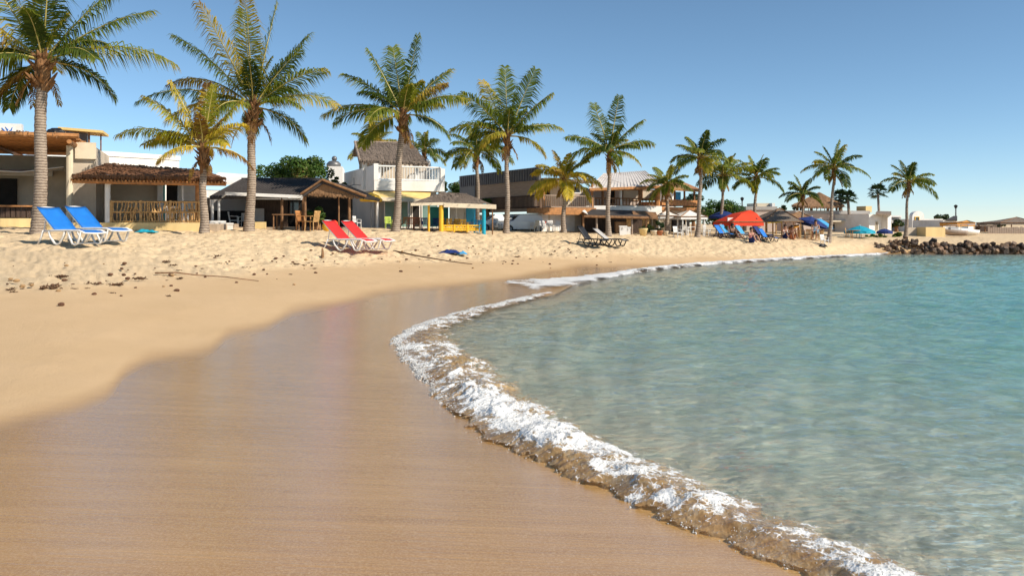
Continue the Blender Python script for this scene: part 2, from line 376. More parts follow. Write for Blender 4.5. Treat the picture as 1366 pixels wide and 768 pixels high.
def sdist(x, y):
    x = np.asarray(x, float); y = np.asarray(y, float); best = np.full(x.shape, 1e9)
    for a, b in zip(SHC[:-1], SHC[1:]):
        dx, dy = b-a; L2 = dx*dx+dy*dy+1e-9
        t = np.clip(((x-a[0])*dx+(y-a[1])*dy)/L2, 0, 1)
        best = np.minimum(best, (x-a[0]-t*dx)**2 + (y-a[1]-t*dy)**2)
    inside = np.zeros(x.shape, bool); n = len(poly)
    for i in range(n):
        x1, y1 = poly[i]; x2, y2 = poly[(i+1) % n]
        if y1 == y2: continue
        c = ((y1 > y) != (y2 > y)) & (x < (x2-x1)*(y-y1)/(y2-y1)+x1)
        inside ^= c
    return np.where(inside, -1, 1)*np.sqrt(best)
wet_px = [(-900, 760), (-400, 660), (-150, 590), (0, 560), (100, 536), (150, 516), (152, 500), (200, 473), (285, 459), (300, 440), (360, 428), (385, 412), (440, 403), (520, 386), (600, 378), (680, 368), (780, 353), (880, 350), (1000, 347), (1100, 342.5), (1170, 338.6)]
WU = np.array([p[0] for p in wet_px], float); WD = np.array([1.55*FP/(p[1]-HZ) for p in wet_px]); WD[-1] = 44.5
WU = np.append(WU, [1260, 2600]); WD = np.append(WD, [45.5, 46.5])
def knots(rows):
    a = np.array(rows, float); return a[:, 0], a[:, 1], a[:, 2]
K1 = knots([(-600, 9.5, .55), (0, 13.5, .56), (100, 14.5, .58), (300, 19, .50), (500, 25, .47), (700, 30, .38), (900, 36, .30), (1000, 37.5, .30), (1100, 40.5, .28), (1170, 45.5, .45), (1366, 46.6, .6), (2600, 48, .6)])
K2 = knots([(-600, 17, 1.2), (0, 21.5, 1.22), (120, 22, 1.24), (300, 27, 1.36), (530, 33, 1.38), (675, 37.5, 1.23), (810, 39.5, 1.17), (930, 41.5, .98), (1000, 42.5, .89), (1105, 44.5, .78), (1170, 47.5, .75), (1366, 49.5, .76), (2600, 55, .8)])
K3 = knots([(-600, 27, 1.6), (0, 29, 1.58), (300, 33, 1.50), (530, 40, 1.46), (675, 46, 1.38), (930, 50, 1.2), (1105, 55, 1.05), (1366, 60, 1.0), (2600, 70, 1.0)])
UT = np.arange(-1200., 2800., 10.)
def smooth_tab(u, v, k):
    t = np.interp(UT, u, v); pad = np.pad(t, (k, k), 'edge'); w = np.hanning(2*k+1); w /= w.sum()
    return np.convolve(pad, w, 'valid')
TW = smooth_tab(WU, WD, 14)
T1 = [smooth_tab(K1[0], K1[i], 12) for i in (1, 2)]; T2 = [smooth_tab(K2[0], K2[i], 8) for i in (1, 2)]; T3 = [smooth_tab(K3[0], K3[i], 8) for i in (1, 2)]
def terrain(x, y):
    x = np.asarray(x, float); y = np.asarray(y, float)
    s = sdist(x, y)
    dd = np.maximum(y, .5); u = FP*x/dd + CX
    zs = np.where(s > 0, .042*np.minimum(s, 3.8) , np.maximum(s*.045, -1.9) - .35*sstep(-5, -16, s))
    dw = np.interp(u, UT, TW)
    d1, z1 = np.interp(u, UT, T1[0]), np.interp(u, UT, T1[1])
    d2, z2 = np.interp(u, UT, T2[0]), np.interp(u, UT, T2[1])
    d3, z3 = np.interp(u, UT, T3[0]), np.interp(u, UT, T3[1])
    def seg(d, a, b, za, zb): return za + (zb-za)*np.clip((d-a)/np.maximum(b-a, .01), 0, 1)
    q1 = np.clip((y-dw)/np.maximum(d1-dw, .01), 0, 1)
    c = np.where(y < d1, (z1-.16)*(q1*.55+.45*q1*q1), np.where(y < d2, seg(y, d1, d2, z1-.16, z2-.16), seg(y, d2, d3, z2-.16, z3-.16)))
    c = np.where((s > 0) & (y > dw), c, 0)
    c = c*sstep(0., 1.5, s)
    z = zs + c
    return z, s, u, dw, d1
def tz(x, y): return float(terrain(np.array([x]), np.array([y]))[0][0])
def P(u, v, d): return Vector(((u-CX)*d/FP, d, H-(v-HZ)*d/FP))
def G(u, d):
    x = (u-CX)*d/FP; return Vector((x, d, tz(x, d)))

def grid_mesh(name, X, Y, Z, attrs, mat, smooth=True, flip=False):
    nr, nc = X.shape
    me = bpy.data.meshes.new(name); n = nr*nc
    me.vertices.add(n); co = np.stack([X, Y, Z], -1).reshape(-1).astype(np.float32); me.vertices.foreach_set('co', co)
    i = np.arange(nr-1)[:, None]*nc + np.arange(nc-1)[None, :]
    q = np.stack([i, i+1, i+1+nc, i+nc], -1).reshape(-1, 4)
    if flip: q = q[:, ::-1]
    nf = len(q)
    me.loops.add(nf*4); me.loops.foreach_set('vertex_index', q.reshape(-1).astype(np.int32))
    me.polygons.add(nf); me.polygons.foreach_set('loop_start', (np.arange(nf)*4).astype(np.int32)); me.polygons.foreach_set('loop_total', np.full(nf, 4, np.int32))
    me.polygons.foreach_set('use_smooth', np.ones(nf, bool)) if smooth else None
    me.update(calc_edges=True)
    for k, a in attrs.items():
        at = me.attributes.new(k, 'FLOAT', 'POINT'); at.data.foreach_set('value', np.ascontiguousarray(a.reshape(-1), dtype=np.float32))
    me.materials.append(mat); me.validate()
    o = bpy.data.objects.new(name, me); COL.objects.link(o); return o

def make_ground():
    us = np.concatenate([np.linspace(-4500, -120, 60, endpoint=False), np.linspace(-120, 1486, 1150), np.linspace(1486, 6000, 61)[1:]])
    inv = np.linspace(1/3.3, 1/20., 330, endpoint=False)
    ds = np.concatenate([np.linspace(.6, 3.3, 20, endpoint=False), 1/inv, np.geomspace(20., 52, 330, endpoint=False), np.geomspace(52, 900, 40)])
    U, D = np.meshgrid(us, ds); X = (U-CX)*D/FP; Y = D
    z, s, u, dw, d1 = terrain(X, Y)
    # scalloped upper limit of the wash, and the limit of trodden sand
    edge = np.interp(U, UT, smooth_tab(WU, WD, 2))
    land = (s > 0)
    wob = .5*fbm(X*.7, Y*.4, o=4)*np.clip(D/12, .4, 2)
    soft = np.clip(D*.075, .3, 1.6)
    wet = np.where(land, 1-sstep(-soft, soft, D-edge+wob*.3), 1.)
    rough = sstep(-1.6, 1.4, D-np.interp(U, K1[0], K1[1])+1.0*fbm(X*.35, Y*.35, o=3))*land
    # foot-trodden relief
    w1 = worley(X*2.1+.3*fbm(X, Y, o=2), Y*2.1); w2 = worley(X*4.3+5, Y*4.3, 9)
    rel = -.06*np.exp(-(w1/.33)**2) - .035*np.exp(-(w2/.3)**2) + .05*fbm(X*1.1, Y*1.1, o=4) + .03*fbm(X*.3, Y*.3, o=2)
    z = z + rough*rel*sstep(60, 30, D)*1.1 + (1-rough)*land*(1-wet)*.006*fbm(X*2, Y*2)
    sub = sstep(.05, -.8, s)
    z = z + sub*sstep(-.2, -2., s)*.05*fbm(X*1.2, Y*1.2, o=3)
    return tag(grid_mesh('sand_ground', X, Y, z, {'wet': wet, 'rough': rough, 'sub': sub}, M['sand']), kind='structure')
make_ground()

def make_water():
    us = np.concatenate([np.linspace(300, 450, 6, endpoint=False), np.linspace(450, 1450, 760), np.linspace(1450, 7000, 61)[1:]])
    inv = np.linspace(1/3.0, 1/46.5, 720)
    ds = np.concatenate([np.linspace(.6, 3.0, 20, endpoint=False), 1/inv])
    U, D = np.meshgrid(us, ds); X = (U-CX)*D/FP; Y = D
    s = sdist(X, Y)
    amp = sstep(-.15, -2.5, s)
    wx = X + .5*fbm(X*.5, Y*.5, o=2); wy = Y + .4*fbm(X*.4+9, Y*.6, o=2)
    h = .024*fbm(wx*.55, wy*1.15, o=3) + .020*(1-2*np.abs(perlin(wx*1.3, wy*2.6))) + .012*fbm(wx*2.6+4, wy*5.6, o=2) + .006*(1-2*np.abs(perlin(wx*4.5, wy*10.5))) + .0035*fbm(X*8, Y*17, o=2)
    Z = .012 + h*amp*np.clip(D/9, .55, 1.6) - .28*sstep(-.38, .25, s)
    ob = grid_mesh('sea_water', X, Y, Z, {}, M['water'])
    # close the body of water below and around
    me = ob.data; nr, nc = X.shape
    import bmesh
    bm = bmesh.new(); bm.from_mesh(me); bm.verts.ensure_lookup_table()
    ring = [r*nc for r in range(nr)][::-1] + list(range(1, nc)) + [r*nc+nc-1 for r in range(1, nr)] + [(nr-1)*nc+c for c in range(nc-2, 0, -1)]
    top = [bm.verts[i] for i in ring]; bot = [bm.verts.new((v.co.x, v.co.y, -6)) for v in top]; k = len(top)
    for i in range(k):
        bm.faces.new((top[i], top[(i+1) % k], bot[(i+1) % k], bot[i]))
    bm.faces.new(bot)
    bmesh.ops.recalc_face_normals(bm, faces=bm.faces[:])
    bm.to_mesh(me); bm.free()
    return tag(ob, kind='structure')
make_water()

# ------------------------------------------------------------------ breaking ripple and foam
def wave(name, front, back, nt_, nw, hfun, covfun, foamfun, label, seed=0, rag=.1):
    Fc = catmull(front, 24); Bc = catmull(back, 24)
    def res(C, n):
        L = np.concatenate([[0], np.cumsum(np.linalg.norm(np.diff(C, axis=0), axis=1))]); t = np.linspace(0, L[-1], n)
        return np.stack([np.interp(t, L, C[:, 0]), np.interp(t, L, C[:, 1])], -1), L[-1]
    tt = np.linspace(0, 1, nt_)
    k = np.linspace(0, 1, len(Fc)); kk = np.linspace(0, 1, nt_)
    # pair front and back through their control points, spaced evenly along the front
    L = np.concatenate([[0], np.cumsum(np.linalg.norm(np.diff(Fc, axis=0), axis=1))]); L /= L[-1]
    par = np.interp(np.linspace(0, 1, nt_), L, k)
    Fp = np.stack([np.interp(par, k, Fc[:, i]) for i in (0, 1)], -1)
    kb = np.linspace(0, 1, len(Bc)); Bp = np.stack([np.interp(par, kb, Bc[:, i]) for i in (0, 1)], -1)
    w = np.linspace(0, 1, nw)
    T, W = np.meshgrid(tt, w, indexing='ij')
    A = Fp[:, None, :]; B = Bp[:, None, :]
    dirv = (Bp-Fp); wid = np.linalg.norm(dirv, axis=1); dirn = dirv/wid[:, None]
    base = A + (B-A)*W[..., None]
    X, Y = base[..., 0].copy(), base[..., 1].copy()
    r1 = (fbm(Fp[:, 0]*2.6, Fp[:, 1]*2.6, o=4)*rag + .5*rag*perlin(Fp[:, 0]*10, Fp[:, 1]*10) + .3*rag*perlin(Fp[:, 0]*26, Fp[:, 1]*26))[:, None]*(1-W)**1.5
    X += -dirn[:, None, 0]*r1; Y += -dirn[:, None, 1]*r1
    hh = hfun(T, W, X, Y)
    x3, y3 = X*4.5, Y*4.5
    amp = np.clip(hh*1.25, 0, 1)
    bil = 1-np.abs(perlin(x3, y3, hh*9))*2
    bil2 = 1-np.abs(perlin(x3*2.6+3, y3*2.6, hh*20))*2
    bub = 1-worley(X*24, Y*24)*1.3; bub2 = 1-worley(X*55, Y*55, 5)*1.3
    Z = hh*(1+.55*fbm(X*2.2, Y*2.2, o=2)) + amp*(.34*bil + .3*bil2*np.interp(T, [0, .25, .4, 1], [.4, .6, 1, 1])) + amp**.5*(.022*bub + .010*bub2)*np.clip(wid[:, None]*1.3, .3, 1)
    edge = sstep(0, .05, W)*sstep(1, .85, W)
    gz = terrain(X, Y)[0]
    Z = np.maximum(gz, .012) + .004 + Z*edge - .03*(1-edge)
    # throw the crest forward over the sand and break up the surface sideways
    push = amp*(.45*perlin(X*3+7, Y*3, Z*8)+.35*perlin(X*9, Y*9+3, Z*18))*edge + .25*hh*edge
    side = amp*.3*perlin(X*7+31, Y*7, Z*14)*edge
    X = X - dirn[:, None, 0]*push - dirn[:, None, 1]*side; Y = Y - dirn[:, None, 1]*push + dirn[:, None, 0]*side
    fo = foamfun(T, W, X, Y, bil); co = covfun(T, W, X, Y)
    o = grid_mesh(name, X, Y, Z, {'foam': fo, 'cover': co}, M['foam'])
    tag(o, label, 'foam', kind='stuff')
    return X, Y, Z, fo
fr = [(2.15, 1.3), (1.8, 2.5)] + [g0(*p) for p in front_px] + [g0(727, 391)]
back_px = [(1275, 768), (1180, 728), (1085, 690), (1000, 655), (915, 622), (845, 590), (790, 562), (748, 535), (712, 510), (680, 488), (650, 468), (628, 452), (618, 440), (640, 428), (672, 415), (705, 404), (745, 391)]
bk = [(3.0, 1.3), (2.75, 2.5)] + [g0(*p) for p in back_px]
def hf(T, W, X, Y):
    env = np.interp(T, [0, .1, .25, .36, .5, .62, .75, .85, 1], [.030, .040, .060, .064, .044, .034, .028, .02, .010])
    env = env*(.8+.65*perlin(X*1.3+3, Y*1.3)+.25*perlin(X*4, Y*4))
    pk = np.clip(.34+.10*perlin(X*2.1, Y*2.1+8), .2, .5)
    return env*(sstep(0, 1, np.clip(W/pk, 0, 1))*(1-sstep(0, 1, np.clip((W-pk-.05)/(.95-pk), 0, 1))*.93))
def ff(T, W, X, Y, bil):
    c = np.interp(T, [0, .08, .16, .21, .28, .33, .38, .45, .52, .66, .80, .9, 1], [.20, .14, .14, .42, .55, .36, .06, .0, .08, .18, .22, .30, .5])
    front = np.interp(T, [0, .2, .34, .42, 1], [.25, .4, .35, .55, .45])*np.exp(-((W-np.interp(T, [0, .3, .42, 1], [.45, .40, .16, .2]))/.20)**2)
    low = -.75*sstep(.26, .10, W)*np.interp(T, [0, .28, .40, 1], [.45, .9, .0, 0.])
    c = c + np.interp(T, [0, .2, .3], [.22, .18, 0])*fbm(X*22, Y*22, o=2)
    return c + front + .85*fbm(X*1.9, Y*1.9, o=3) + .55*fbm(X*6+3, Y*6, o=3) + low + .1*bil - .25*sstep(.5, .9, W) + .5*fbm(X*13, Y*13+3, o=3) - .06
def cf(T, W, X, Y):
    return 1.05 - .95*sstep(.40, 1, W) - .75*sstep(.14, 0, W) + .45*fbm(X*5, Y*5+2, o=4)
WX, WY, WZ, WF = wave('breaking_wave_foam', fr, bk, 1700, 110, hf, cf, ff, 'white and sandy brown foam of the small wave breaking on the wet sand', rag=.11)
fr2 = [g0(*p) for p in [(668, 381), (685, 376), (730, 373), (790, 367), (850, 359.5), (910, 353.5), (1000, 347.3), (1090, 342.6), (1185, 338.3)]]
bk2 = [g0(*p) for p in [(676, 384), (730, 388), (770, 381), (815, 371), (860, 363), (915, 356.5), (1000, 349.7), (1090, 344.3), (1185, 339.3)]]
wave('distant_wave_foam', fr2, bk2, 1400, 26, lambda T, W, X, Y: .05*np.sin(np.pi*np.clip(W, 0, 1))*np.interp(T, [0, .15, .3, 1], [.3, .5, 1, .9]),
     lambda T, W, X, Y: .80 + .35*fbm(X*1.2, Y*1.2, o=3) - .35*sstep(.55, 1, W)-.3*sstep(.12, 0, T), lambda T, W, X, Y, b: .85 + .35*fbm(X*1.5, Y*1.5, o=3),
     'thin line of white foam along the far curve of the beach', rag=.25)
# froth: thousands of little lumps of foam and drops of spray, on the crest and along the ragged front edge
def froth():
    import bmesh
    rs = np.random.RandomState(5); nT, nW = WX.shape; protos_ = []
    for k in range(6):
        bm = bmesh.new(); bmesh.ops.create_icosphere(bm, subdivisions=2, radius=1); bm.verts.ensure_lookup_table()
        v = np.array([tuple(x.co) for x in bm.verts]); v = v*(1+.45*perlin(v[:, 0]*1.6+k*9, v[:, 1]*1.6, v[:, 2]*1.6)+.2*perlin(v[:, 0]*4+k, v[:, 1]*4, v[:, 2]*4))[:, None]
        f = np.array([[x.index for x in q.verts] for q in bm.faces]); bm.free(); protos_.append((v, f))
    V, Fs, off = [], [], 0
    def lump(p, r, st):
        nonlocal off
        v, f = protos_[rs.randint(6)]; a = rs.uniform(0, 6.28); c, s_ = math.cos(a), math.sin(a)
        w = v*r*np.array([1, 1, st]); w = np.stack([w[:, 0]*c-w[:, 1]*s_, w[:, 0]*s_+w[:, 1]*c, w[:, 2]], -1)+p
        V.append(w); Fs.append(f+off); off += len(v)
    n = 0
    while n < 14000:
        i = int(nT*rs.uniform(.01, .97)); q = rs.rand()
        j = int(min(.8, abs(rs.normal(.03, .05) if q < .35 else rs.uniform(.02, .6)))*nW)
        T = i/nT
        if q < .35 and T < .36 and rs.rand() < .88: continue
        if WF[i, j] < .5 and q >= .35: continue
        r = min(.013, .0016+abs(rs.normal(0, .0036)))*(1.4 if T > .4 else .9)
        lump(np.array([WX[i, j], WY[i, j], WZ[i, j]+r*.2]), r, rs.uniform(.5, 1.1)); n += 1
    for _ in range(2600):
        i = int(nT*rs.uniform(.02, .7)); j = int(min(.9, abs(rs.normal(.3, .2)))*nW)
        lump(np.array([WX[i, j]+rs.normal(0, .025), WY[i, j]+rs.normal(0, .025), WZ[i, j]+abs(rs.normal(0, .02))]), rs.uniform(.001, .0035), rs.uniform(.8, 2))
    V = np.vstack(V); Fs = np.vstack(Fs); me = bpy.data.meshes.new('wave_froth')
    me.vertices.add(len(V)); me.vertices.foreach_set('co', V.reshape(-1).astype(np.float32)); me.loops.add(Fs.size); me.loops.foreach_set('vertex_index', Fs.reshape(-1).astype(np.int32))
    me.polygons.add(len(Fs)); me.polygons.foreach_set('loop_start', (np.arange(len(Fs))*3).astype(np.int32)); me.polygons.foreach_set('loop_total', np.full(len(Fs), 3, np.int32)); me.polygons.foreach_set('use_smooth', np.ones(len(Fs), bool))
    me.update(calc_edges=True); me.materials.append(M['drop']); o = bpy.data.objects.new('wave_froth', me); COL.objects.link(o)
    tag(o, 'lumps of white froth and tiny drops along the breaking wave', 'froth', kind='stuff')
froth()
#SECTION2
# ------------------------------------------------------------------ local frames that turn photo columns and rows into metres on a facade
class Fr:
    def __init__(s, u, d, ang=0, z0=None):
        s.oy = d; s.ox = (u-CX)*d/FP; s.a = R_(ang); s.c = math.cos(s.a); s.s = math.sin(s.a)
        s.z0 = tz(s.ox, s.oy) if z0 is None else z0
    def X(s, u, Y=0):
        k = (u-CX)/FP; return (k*(s.oy+Y*s.c)-s.ox+Y*s.s)/(s.c-k*s.s)
    def dep(s, X, Y=0): return s.oy+X*s.s+Y*s.c
    def Z(s, v, X=0, Y=0): return H-(v-HZ)*s.dep(X, Y)/FP - s.z0
    def pt(s, u, v, Y=0): X = s.X(u, Y); return Vector((X, Y, s.Z(v, X, Y)))
    def box(s, mb, u0, u1, v0, v1, Y0, Y1, low=None):
        a, b = s.X(u0, Y0), s.X(u1, Y0); m = (a+b)/2
        return mb.box(a, b, Y0, Y1, s.Z(v1, m, Y0) if low is None else low, s.Z(v0, m, Y0))
    def post(s, mb, u, v0, v1, Y, r, n=8):
        p = s.pt(u, v0, Y); q = s.pt(u, v1, Y) if v1 is not None else Vector((p.x, p.y, -.3)); q.x = p.x
        return mb.tube([q, (p+q)/2, p], r, n)
    def thing(s, name, label, cat, group=None, X=0, Y=0):
        return empty(name, (s.ox+X*s.c-Y*s.s, s.oy+X*s.s+Y*s.c, s.z0), s.a, label, cat, group)
    def w(s, X, Y): return s.ox+X*s.c-Y*s.s, s.oy+X*s.s+Y*s.c
def B(fr, root, name, mat, *boxes, **kw):
    mb = MB()
    for b in boxes: fr.box(mb, *b)
    return mb.build(name, M[mat], root, label=kw.get('label'))
def straw_fringe(mb, p, q, n, ln, out=(0, -1, 0), w=.05):
    p, q = Vector(p), Vector(q); out = Vector(out)
    for i in range(n):
        c = p.lerp(q, rnd.random()) + Vector((0, rnd.uniform(-.05, .05), rnd.uniform(-.02, .06)))
        l = ln*rnd.uniform(.4, 1.25); d = (Vector((rnd.uniform(-.3, .3), 0, -1)) + out*rnd.uniform(.1, .9)).normalized()
        a = (q-p).normalized()*w*rnd.uniform(.4, 1); e = c + d*l
        mb.add([c-a, c+a, e+a*.3, e-a*.3], [(0, 1, 2, 3)])
def thatch_slope(mb, a, b, c, d, th=.16, n=420, ln=.5):
    """a,b eave left/right, c,d ridge right/left"""
    a, b, c, d = map(Vector, (a, b, c, d)); nr = (b-a).cross(d-a).normalized()
    if nr.z < 0: nr = -nr
    mb.slab([a, b, c, d], th, up=nr)
    down = ((a+b)/2-(c+d)/2).normalized()
    for i in range(n):
        s, t = rnd.random(), rnd.random()**.8
        p = a.lerp(b, s).lerp(d.lerp(c, s), t) + nr*rnd.uniform(-.01, .035)
        dr = (down + (b-a).normalized()*rnd.uniform(-.25, .25) + nr*rnd.uniform(-.03, .08)).normalized()
        l = ln*rnd.uniform(.5, 1.2); w = (b-a).normalized()*rnd.uniform(.012, .04)
        if t < .05: l *= .6
        e = p+dr*l
        mb.add([p-w, p+w, e+w*.4, e-w*.4], [(0, 1, 2, 3)])
def railing(mb, p, q, h, gap=.14, r=.018, rail=.04, irregular=0.):
    p, q = Vector(p), Vector(q); L = (q-p).length; n = max(2, int(L/gap)); up = Vector((0, 0, 1))
    for z in (.08*h, h): mb.tube([p+up*z, (p+q)/2+up*z, q+up*z], rail, 6)
    for i in range(n+1):
        b = p.lerp(q, i/n); j = rnd.uniform(-irregular, irregular)
        mb.tube([b, b+up*h*.5+(q-p).normalized()*j, b+up*h+(q-p).normalized()*j*.4], r*rnd.uniform(1-irregular*3, 1+irregular*3) if irregular else r, 5)

# ------------------------------------------------------------------ palms
def frond(mb, st, base, D, L, grav, width, nleaf, tint, rng, wl=.045, roll=0., hang=.35, seg=12, simple=False):
    p = Vector(base); D = Vector(D).normalized(); pts = [p.copy()]; dirs = [D.copy()]
    ds = L/seg
    for i in range(seg):
        g = grav*(.25+1.5*(i/seg))/seg
        D = (D + Vector((0, 0, -g))).normalized(); p = p + D*ds; pts.append(p.copy()); dirs.append(D.copy())
    st.tube(pts, [max(.006, .038*(1-i/seg)**.8) for i in range(seg+1)], 4, False)
    for i in range(nleaf):
        t = .16+.84*(i+.5)/nleaf; x = t*seg; k = min(int(x), seg-1); f = x-k
        c = pts[k].lerp(pts[k+1], f); d = dirs[k].lerp(dirs[k+1], f).normalized()
        side = d.cross(Vector((0, 0, 1)))
        if side.length < .05: side = Vector((1, 0, 0))
        side.normalize(); nrm = side.cross(d).normalized()
        side = (side*math.cos(roll)+nrm*math.sin(roll)).normalized(); nrm = side.cross(d).normalized()
        ll = width*(math.sin(math.pi*min(1, .14+.78*t**.9))**.7)*rng.uniform(.8, 1.15)
        for sg in (-1, 1):
            if rng.random() < .08: continue
            q = (side*sg*rng.uniform(.75, 1.) + d*(.42+.45*t) + nrm*rng.uniform(.0, .28) - Vector((0, 0, hang*.35*rng.uniform(.5, 1.3)))).normalized()
            m_ = c + q*ll*.55
            q2 = (q - Vector((0, 0, hang*rng.uniform(.8, 1.7)))).normalized(); e = m_ + q2*ll*.5
            wv = q.cross(nrm*rng.uniform(.6, 1)+side*rng.uniform(-.5, .5)).normalized()*wl*rng.uniform(.7, 1.2)*.5
            mb.tint = min(1, max(.001, tint + rng.uniform(-.10, .10) + (.14 if t > .88 else 0)))
            k0 = len(mb.v)
            mb.add([c-wv*.5, c+wv*.5, m_+wv, m_-wv, e], [(0, 1, 2, 3), (3, 2, 4)])
            mb.t[k0+4] = min(1, mb.t[k0+4]+.25)
def palm(name, ub, uc, vc, d, Rpx, label, seed, nf=22, tint=.3, mat='frond', tips=None, rb=.2, rt=.14, lean=0., vtop=None, nleaf=46, dz=0, coconuts=0, dead=3, v_base=None):
    rng = random.Random(seed); m = d/FP
    fk = float(np.interp(d, [26, 34, 40, 46], [.93, .78, .64, .58])); rb *= fk; rt *= fk
    b = G(ub, d); top = P(uc, vc, d) + Vector((0, dz, 0))
    root = empty(name, b, 0, label, 'palm tree', 'coconut palms along the beach')
    hgt = (top-b).length; T = top-b
    pts = []; rad = []; N = int(max(20, hgt*9))
    for i in range(N+1):
        t = i/N; bow = math.sin(math.pi*t)*lean
        pts.append(Vector((T.x*t**1.25 + bow*.5 + .03*math.sin(t*9+seed), T.y*t, T.z*t - .25*(1-t))))
        r = rt + (rb-rt)*(1-t)**1.2 + .10*math.exp(-t*hgt/.35)
        rad.append(r*(1+(.05 if i % 2 else -.03)*rng.uniform(.5, 1.3)))
    MB().tube(pts, rad, 14).build('trunk', M['trunk'], root, smooth=True)
    # fibrous leaf bases under the crown
    bb = MB()
    for i in range(26):
        a = i*2.4; z = rng.uniform(-.75, .25)*min(1, rt/.14); r = rt*1.05
        c = T + Vector((math.cos(a)*r, math.sin(a)*r, z)); o = Vector((math.cos(a), math.sin(a), rng.uniform(.4, 1.4))).normalized()
        kq = rt/.15; bb.tube([c-o*.12*kq, c+o*.12*kq, c+o*rng.uniform(.2, .42)*kq+Vector((0, 0, .05))], [.06*kq, .07*kq, .02*kq], 5)
    bb.tube([T+Vector((0, 0, -.8)), T+Vector((0, 0, -.3)), T+Vector((0, 0, .3)), T+Vector((0, 0, .6))], [rt, rt*1.5, rt*1.35, .04], 10)
    bb.build('leaf_bases', M['boot'], root)
    if dead:
        mb, st = MB(), MB()
        for i in range(dead):
            a = rng.uniform(0, 6.28)
            frond(mb, st, T+Vector((0, 0, -.2)), (math.cos(a)*.6, math.sin(a)*.6, -.35), Rpx*m*rng.uniform(.25, .42), 2.2, .3*Rpx*m*.3, 16, 1., rng, .05, hang=.8)
        mb.v += [tuple(v) for v in st.v]; k = len(mb.v)-len(st.v); mb.f += [[q+k for q in f] for f in st.f]; mb.t += [1.]*len(st.v)
        mb.build('dead_fronds', M['frond'], root)
    mb, st = MB(), MB(); L0 = Rpx*m
    specs = []
    if tips:
        for (th, ln, dr, tn) in tips:         # angle in the picture plane, length, droop, tint; depth angle random
            ph = rng.uniform(-.35, .35)
            specs.append((Vector((math.cos(R_(th))*math.cos(ph), math.sin(ph), math.sin(R_(th)))), ln*m, dr, tn))
    n2 = int(nf*(.5 if tips else .74))
    for i in range(n2):
        az = i*2.39996+rng.uniform(-.25, .25); q = (i+.5)/n2
        el = R_(80-88*q**.9+rng.uniform(-8, 8))
        l = L0*(.72+.28*q if q < .7 else 1)*rng.uniform(.86, 1.04)
        l *= .72 if tips else .9
        specs.append((Vector((math.cos(az)*math.cos(el), math.sin(az)*math.cos(el), math.sin(el))), l, .85+.75*q*rng.uniform(.6, 1.3), tint+rng.uniform(-.22, .22)+(.2 if rng.random() < .18 else 0)))
    for D, l, gr, tn in specs:
        frond(mb, st, T + D*.1 + Vector((0, 0, .15)), D, l, gr, min(1.1, l*.30)*rng.uniform(.9, 1.1), int(nleaf*1.5), tn, rng, wl=.04 if d < 32 else .05, roll=rng.uniform(-.5, .5), hang=rng.uniform(.7, 1.35))
    k = len(mb.v)
    mb.build('crown', M[mat], root)
    st.build('frond_stems', M['stem'], root)
    if coconuts:
        cn = MB()
        for i in range(coconuts):
            a = rng.uniform(0, 6.28); cn.ball(T+Vector((math.cos(a)*.24, math.sin(a)*.24, rng.uniform(-.25, .05))), .11, 8, 6, (1, 1, 1.2))
        cn.build('coconuts', M['terracotta'], root, True)
    return root
palm('coconut_palm', 52, 57, 88, 25, 150, 'tallest coconut palm, ringed trunk beside the blue sun loungers', 11, 20, .25, coconuts=0, dead=4, rb=.215, rt=.165, nleaf=64,
     tips=[(22, 168, 1.0, .45), (38, 150, .5, .3), (58, 150, .35, .25), (74, 140, .3, .15), (95, 140, .3, .2), (118, 150, .5, .55), (138, 165, .8, .75), (150, 150, 1.2, .6), (168, 130, 1.5, .5), (195, 110, 1.4, .35), (205, 80, .9, .95), (80, 120, .3, .6)])
palm('coconut_palm', 333, 338, 148, 30, 128, 'full crowned coconut palm in front of the dark roofed restaurant', 23, 18, .2, rb=.21, rt=.16, nleaf=58,
     tips=[(22, 112, 1.0, .55), (38, 110, .7, .4), (62, 128, .3, .25), (78, 138, .2, .3), (88, 140, .2, .7), (100, 140, .2, .25), (112, 142, .3, .75), (128, 130, .6, .2), (140, 118, 1.3, .85), (158, 145, 1.0, .1), (165, 118, 1.2, .7), (55, 95, .4, .2)])
palm('coconut_palm', 272, 271, 203, 27.2, 96, 'short coconut palm with yellow green fronds by the stick railing', 31, 18, .6, mat='frond_y', rb=.15, rt=.11, nleaf=50,
     tips=[(92, 88, .15, .9), (150, 105, 1.1, .35), (158, 85, .9, .3), (128, 92, .6, .45), (60, 80, .4, .4), (38, 72, .8, .6), (75, 82, .2, .35), (110, 90, .3, .6)])
palm('coconut_palm', 528, 537, 158, 34, 104, 'coconut palm standing in front of the white two storey building', 43, 20, .2, rb=.20, rt=.155, nleaf=54,
     tips=[(30, 96, 1.0, .4), (52, 95, .4, .4), (80, 106, .15, .2), (100, 100, .2, .3), (115, 95, .3, .25), (135, 98, .6, .35), (158, 112, 1.0, .45), (165, 92, 1.2, .2), (48, 70, .7, .85)])
palm('coconut_palm', 638, 636, 206, 44, 62, 'darker coconut palm behind the yellow and blue beach bar', 53, 24, .3, rb=.19, rt=.15, nleaf=40)
palm('coconut_palm', 676, 677, 186, 38, 84, 'coconut palm with a slim trunk left of the timber balcony building', 61, 20, .25, rb=.19, rt=.14, nleaf=50,
     tips=[(28, 76, .9, .45), (50, 78, .4, .3), (68, 92, .2, .2), (92, 92, .2, .25), (112, 88, .3, .65), (130, 82, .6, .3), (155, 78, 1., .4), (160, 60, 1.2, .2)])
palm('coconut_palm', 752, 752, 243, 40.5, 60, 'low bright yellow coconut palm in front of the timber balcony', 71, 24, .55, mat='frond_y', rb=.19, rt=.14, nleaf=46, dead=2)
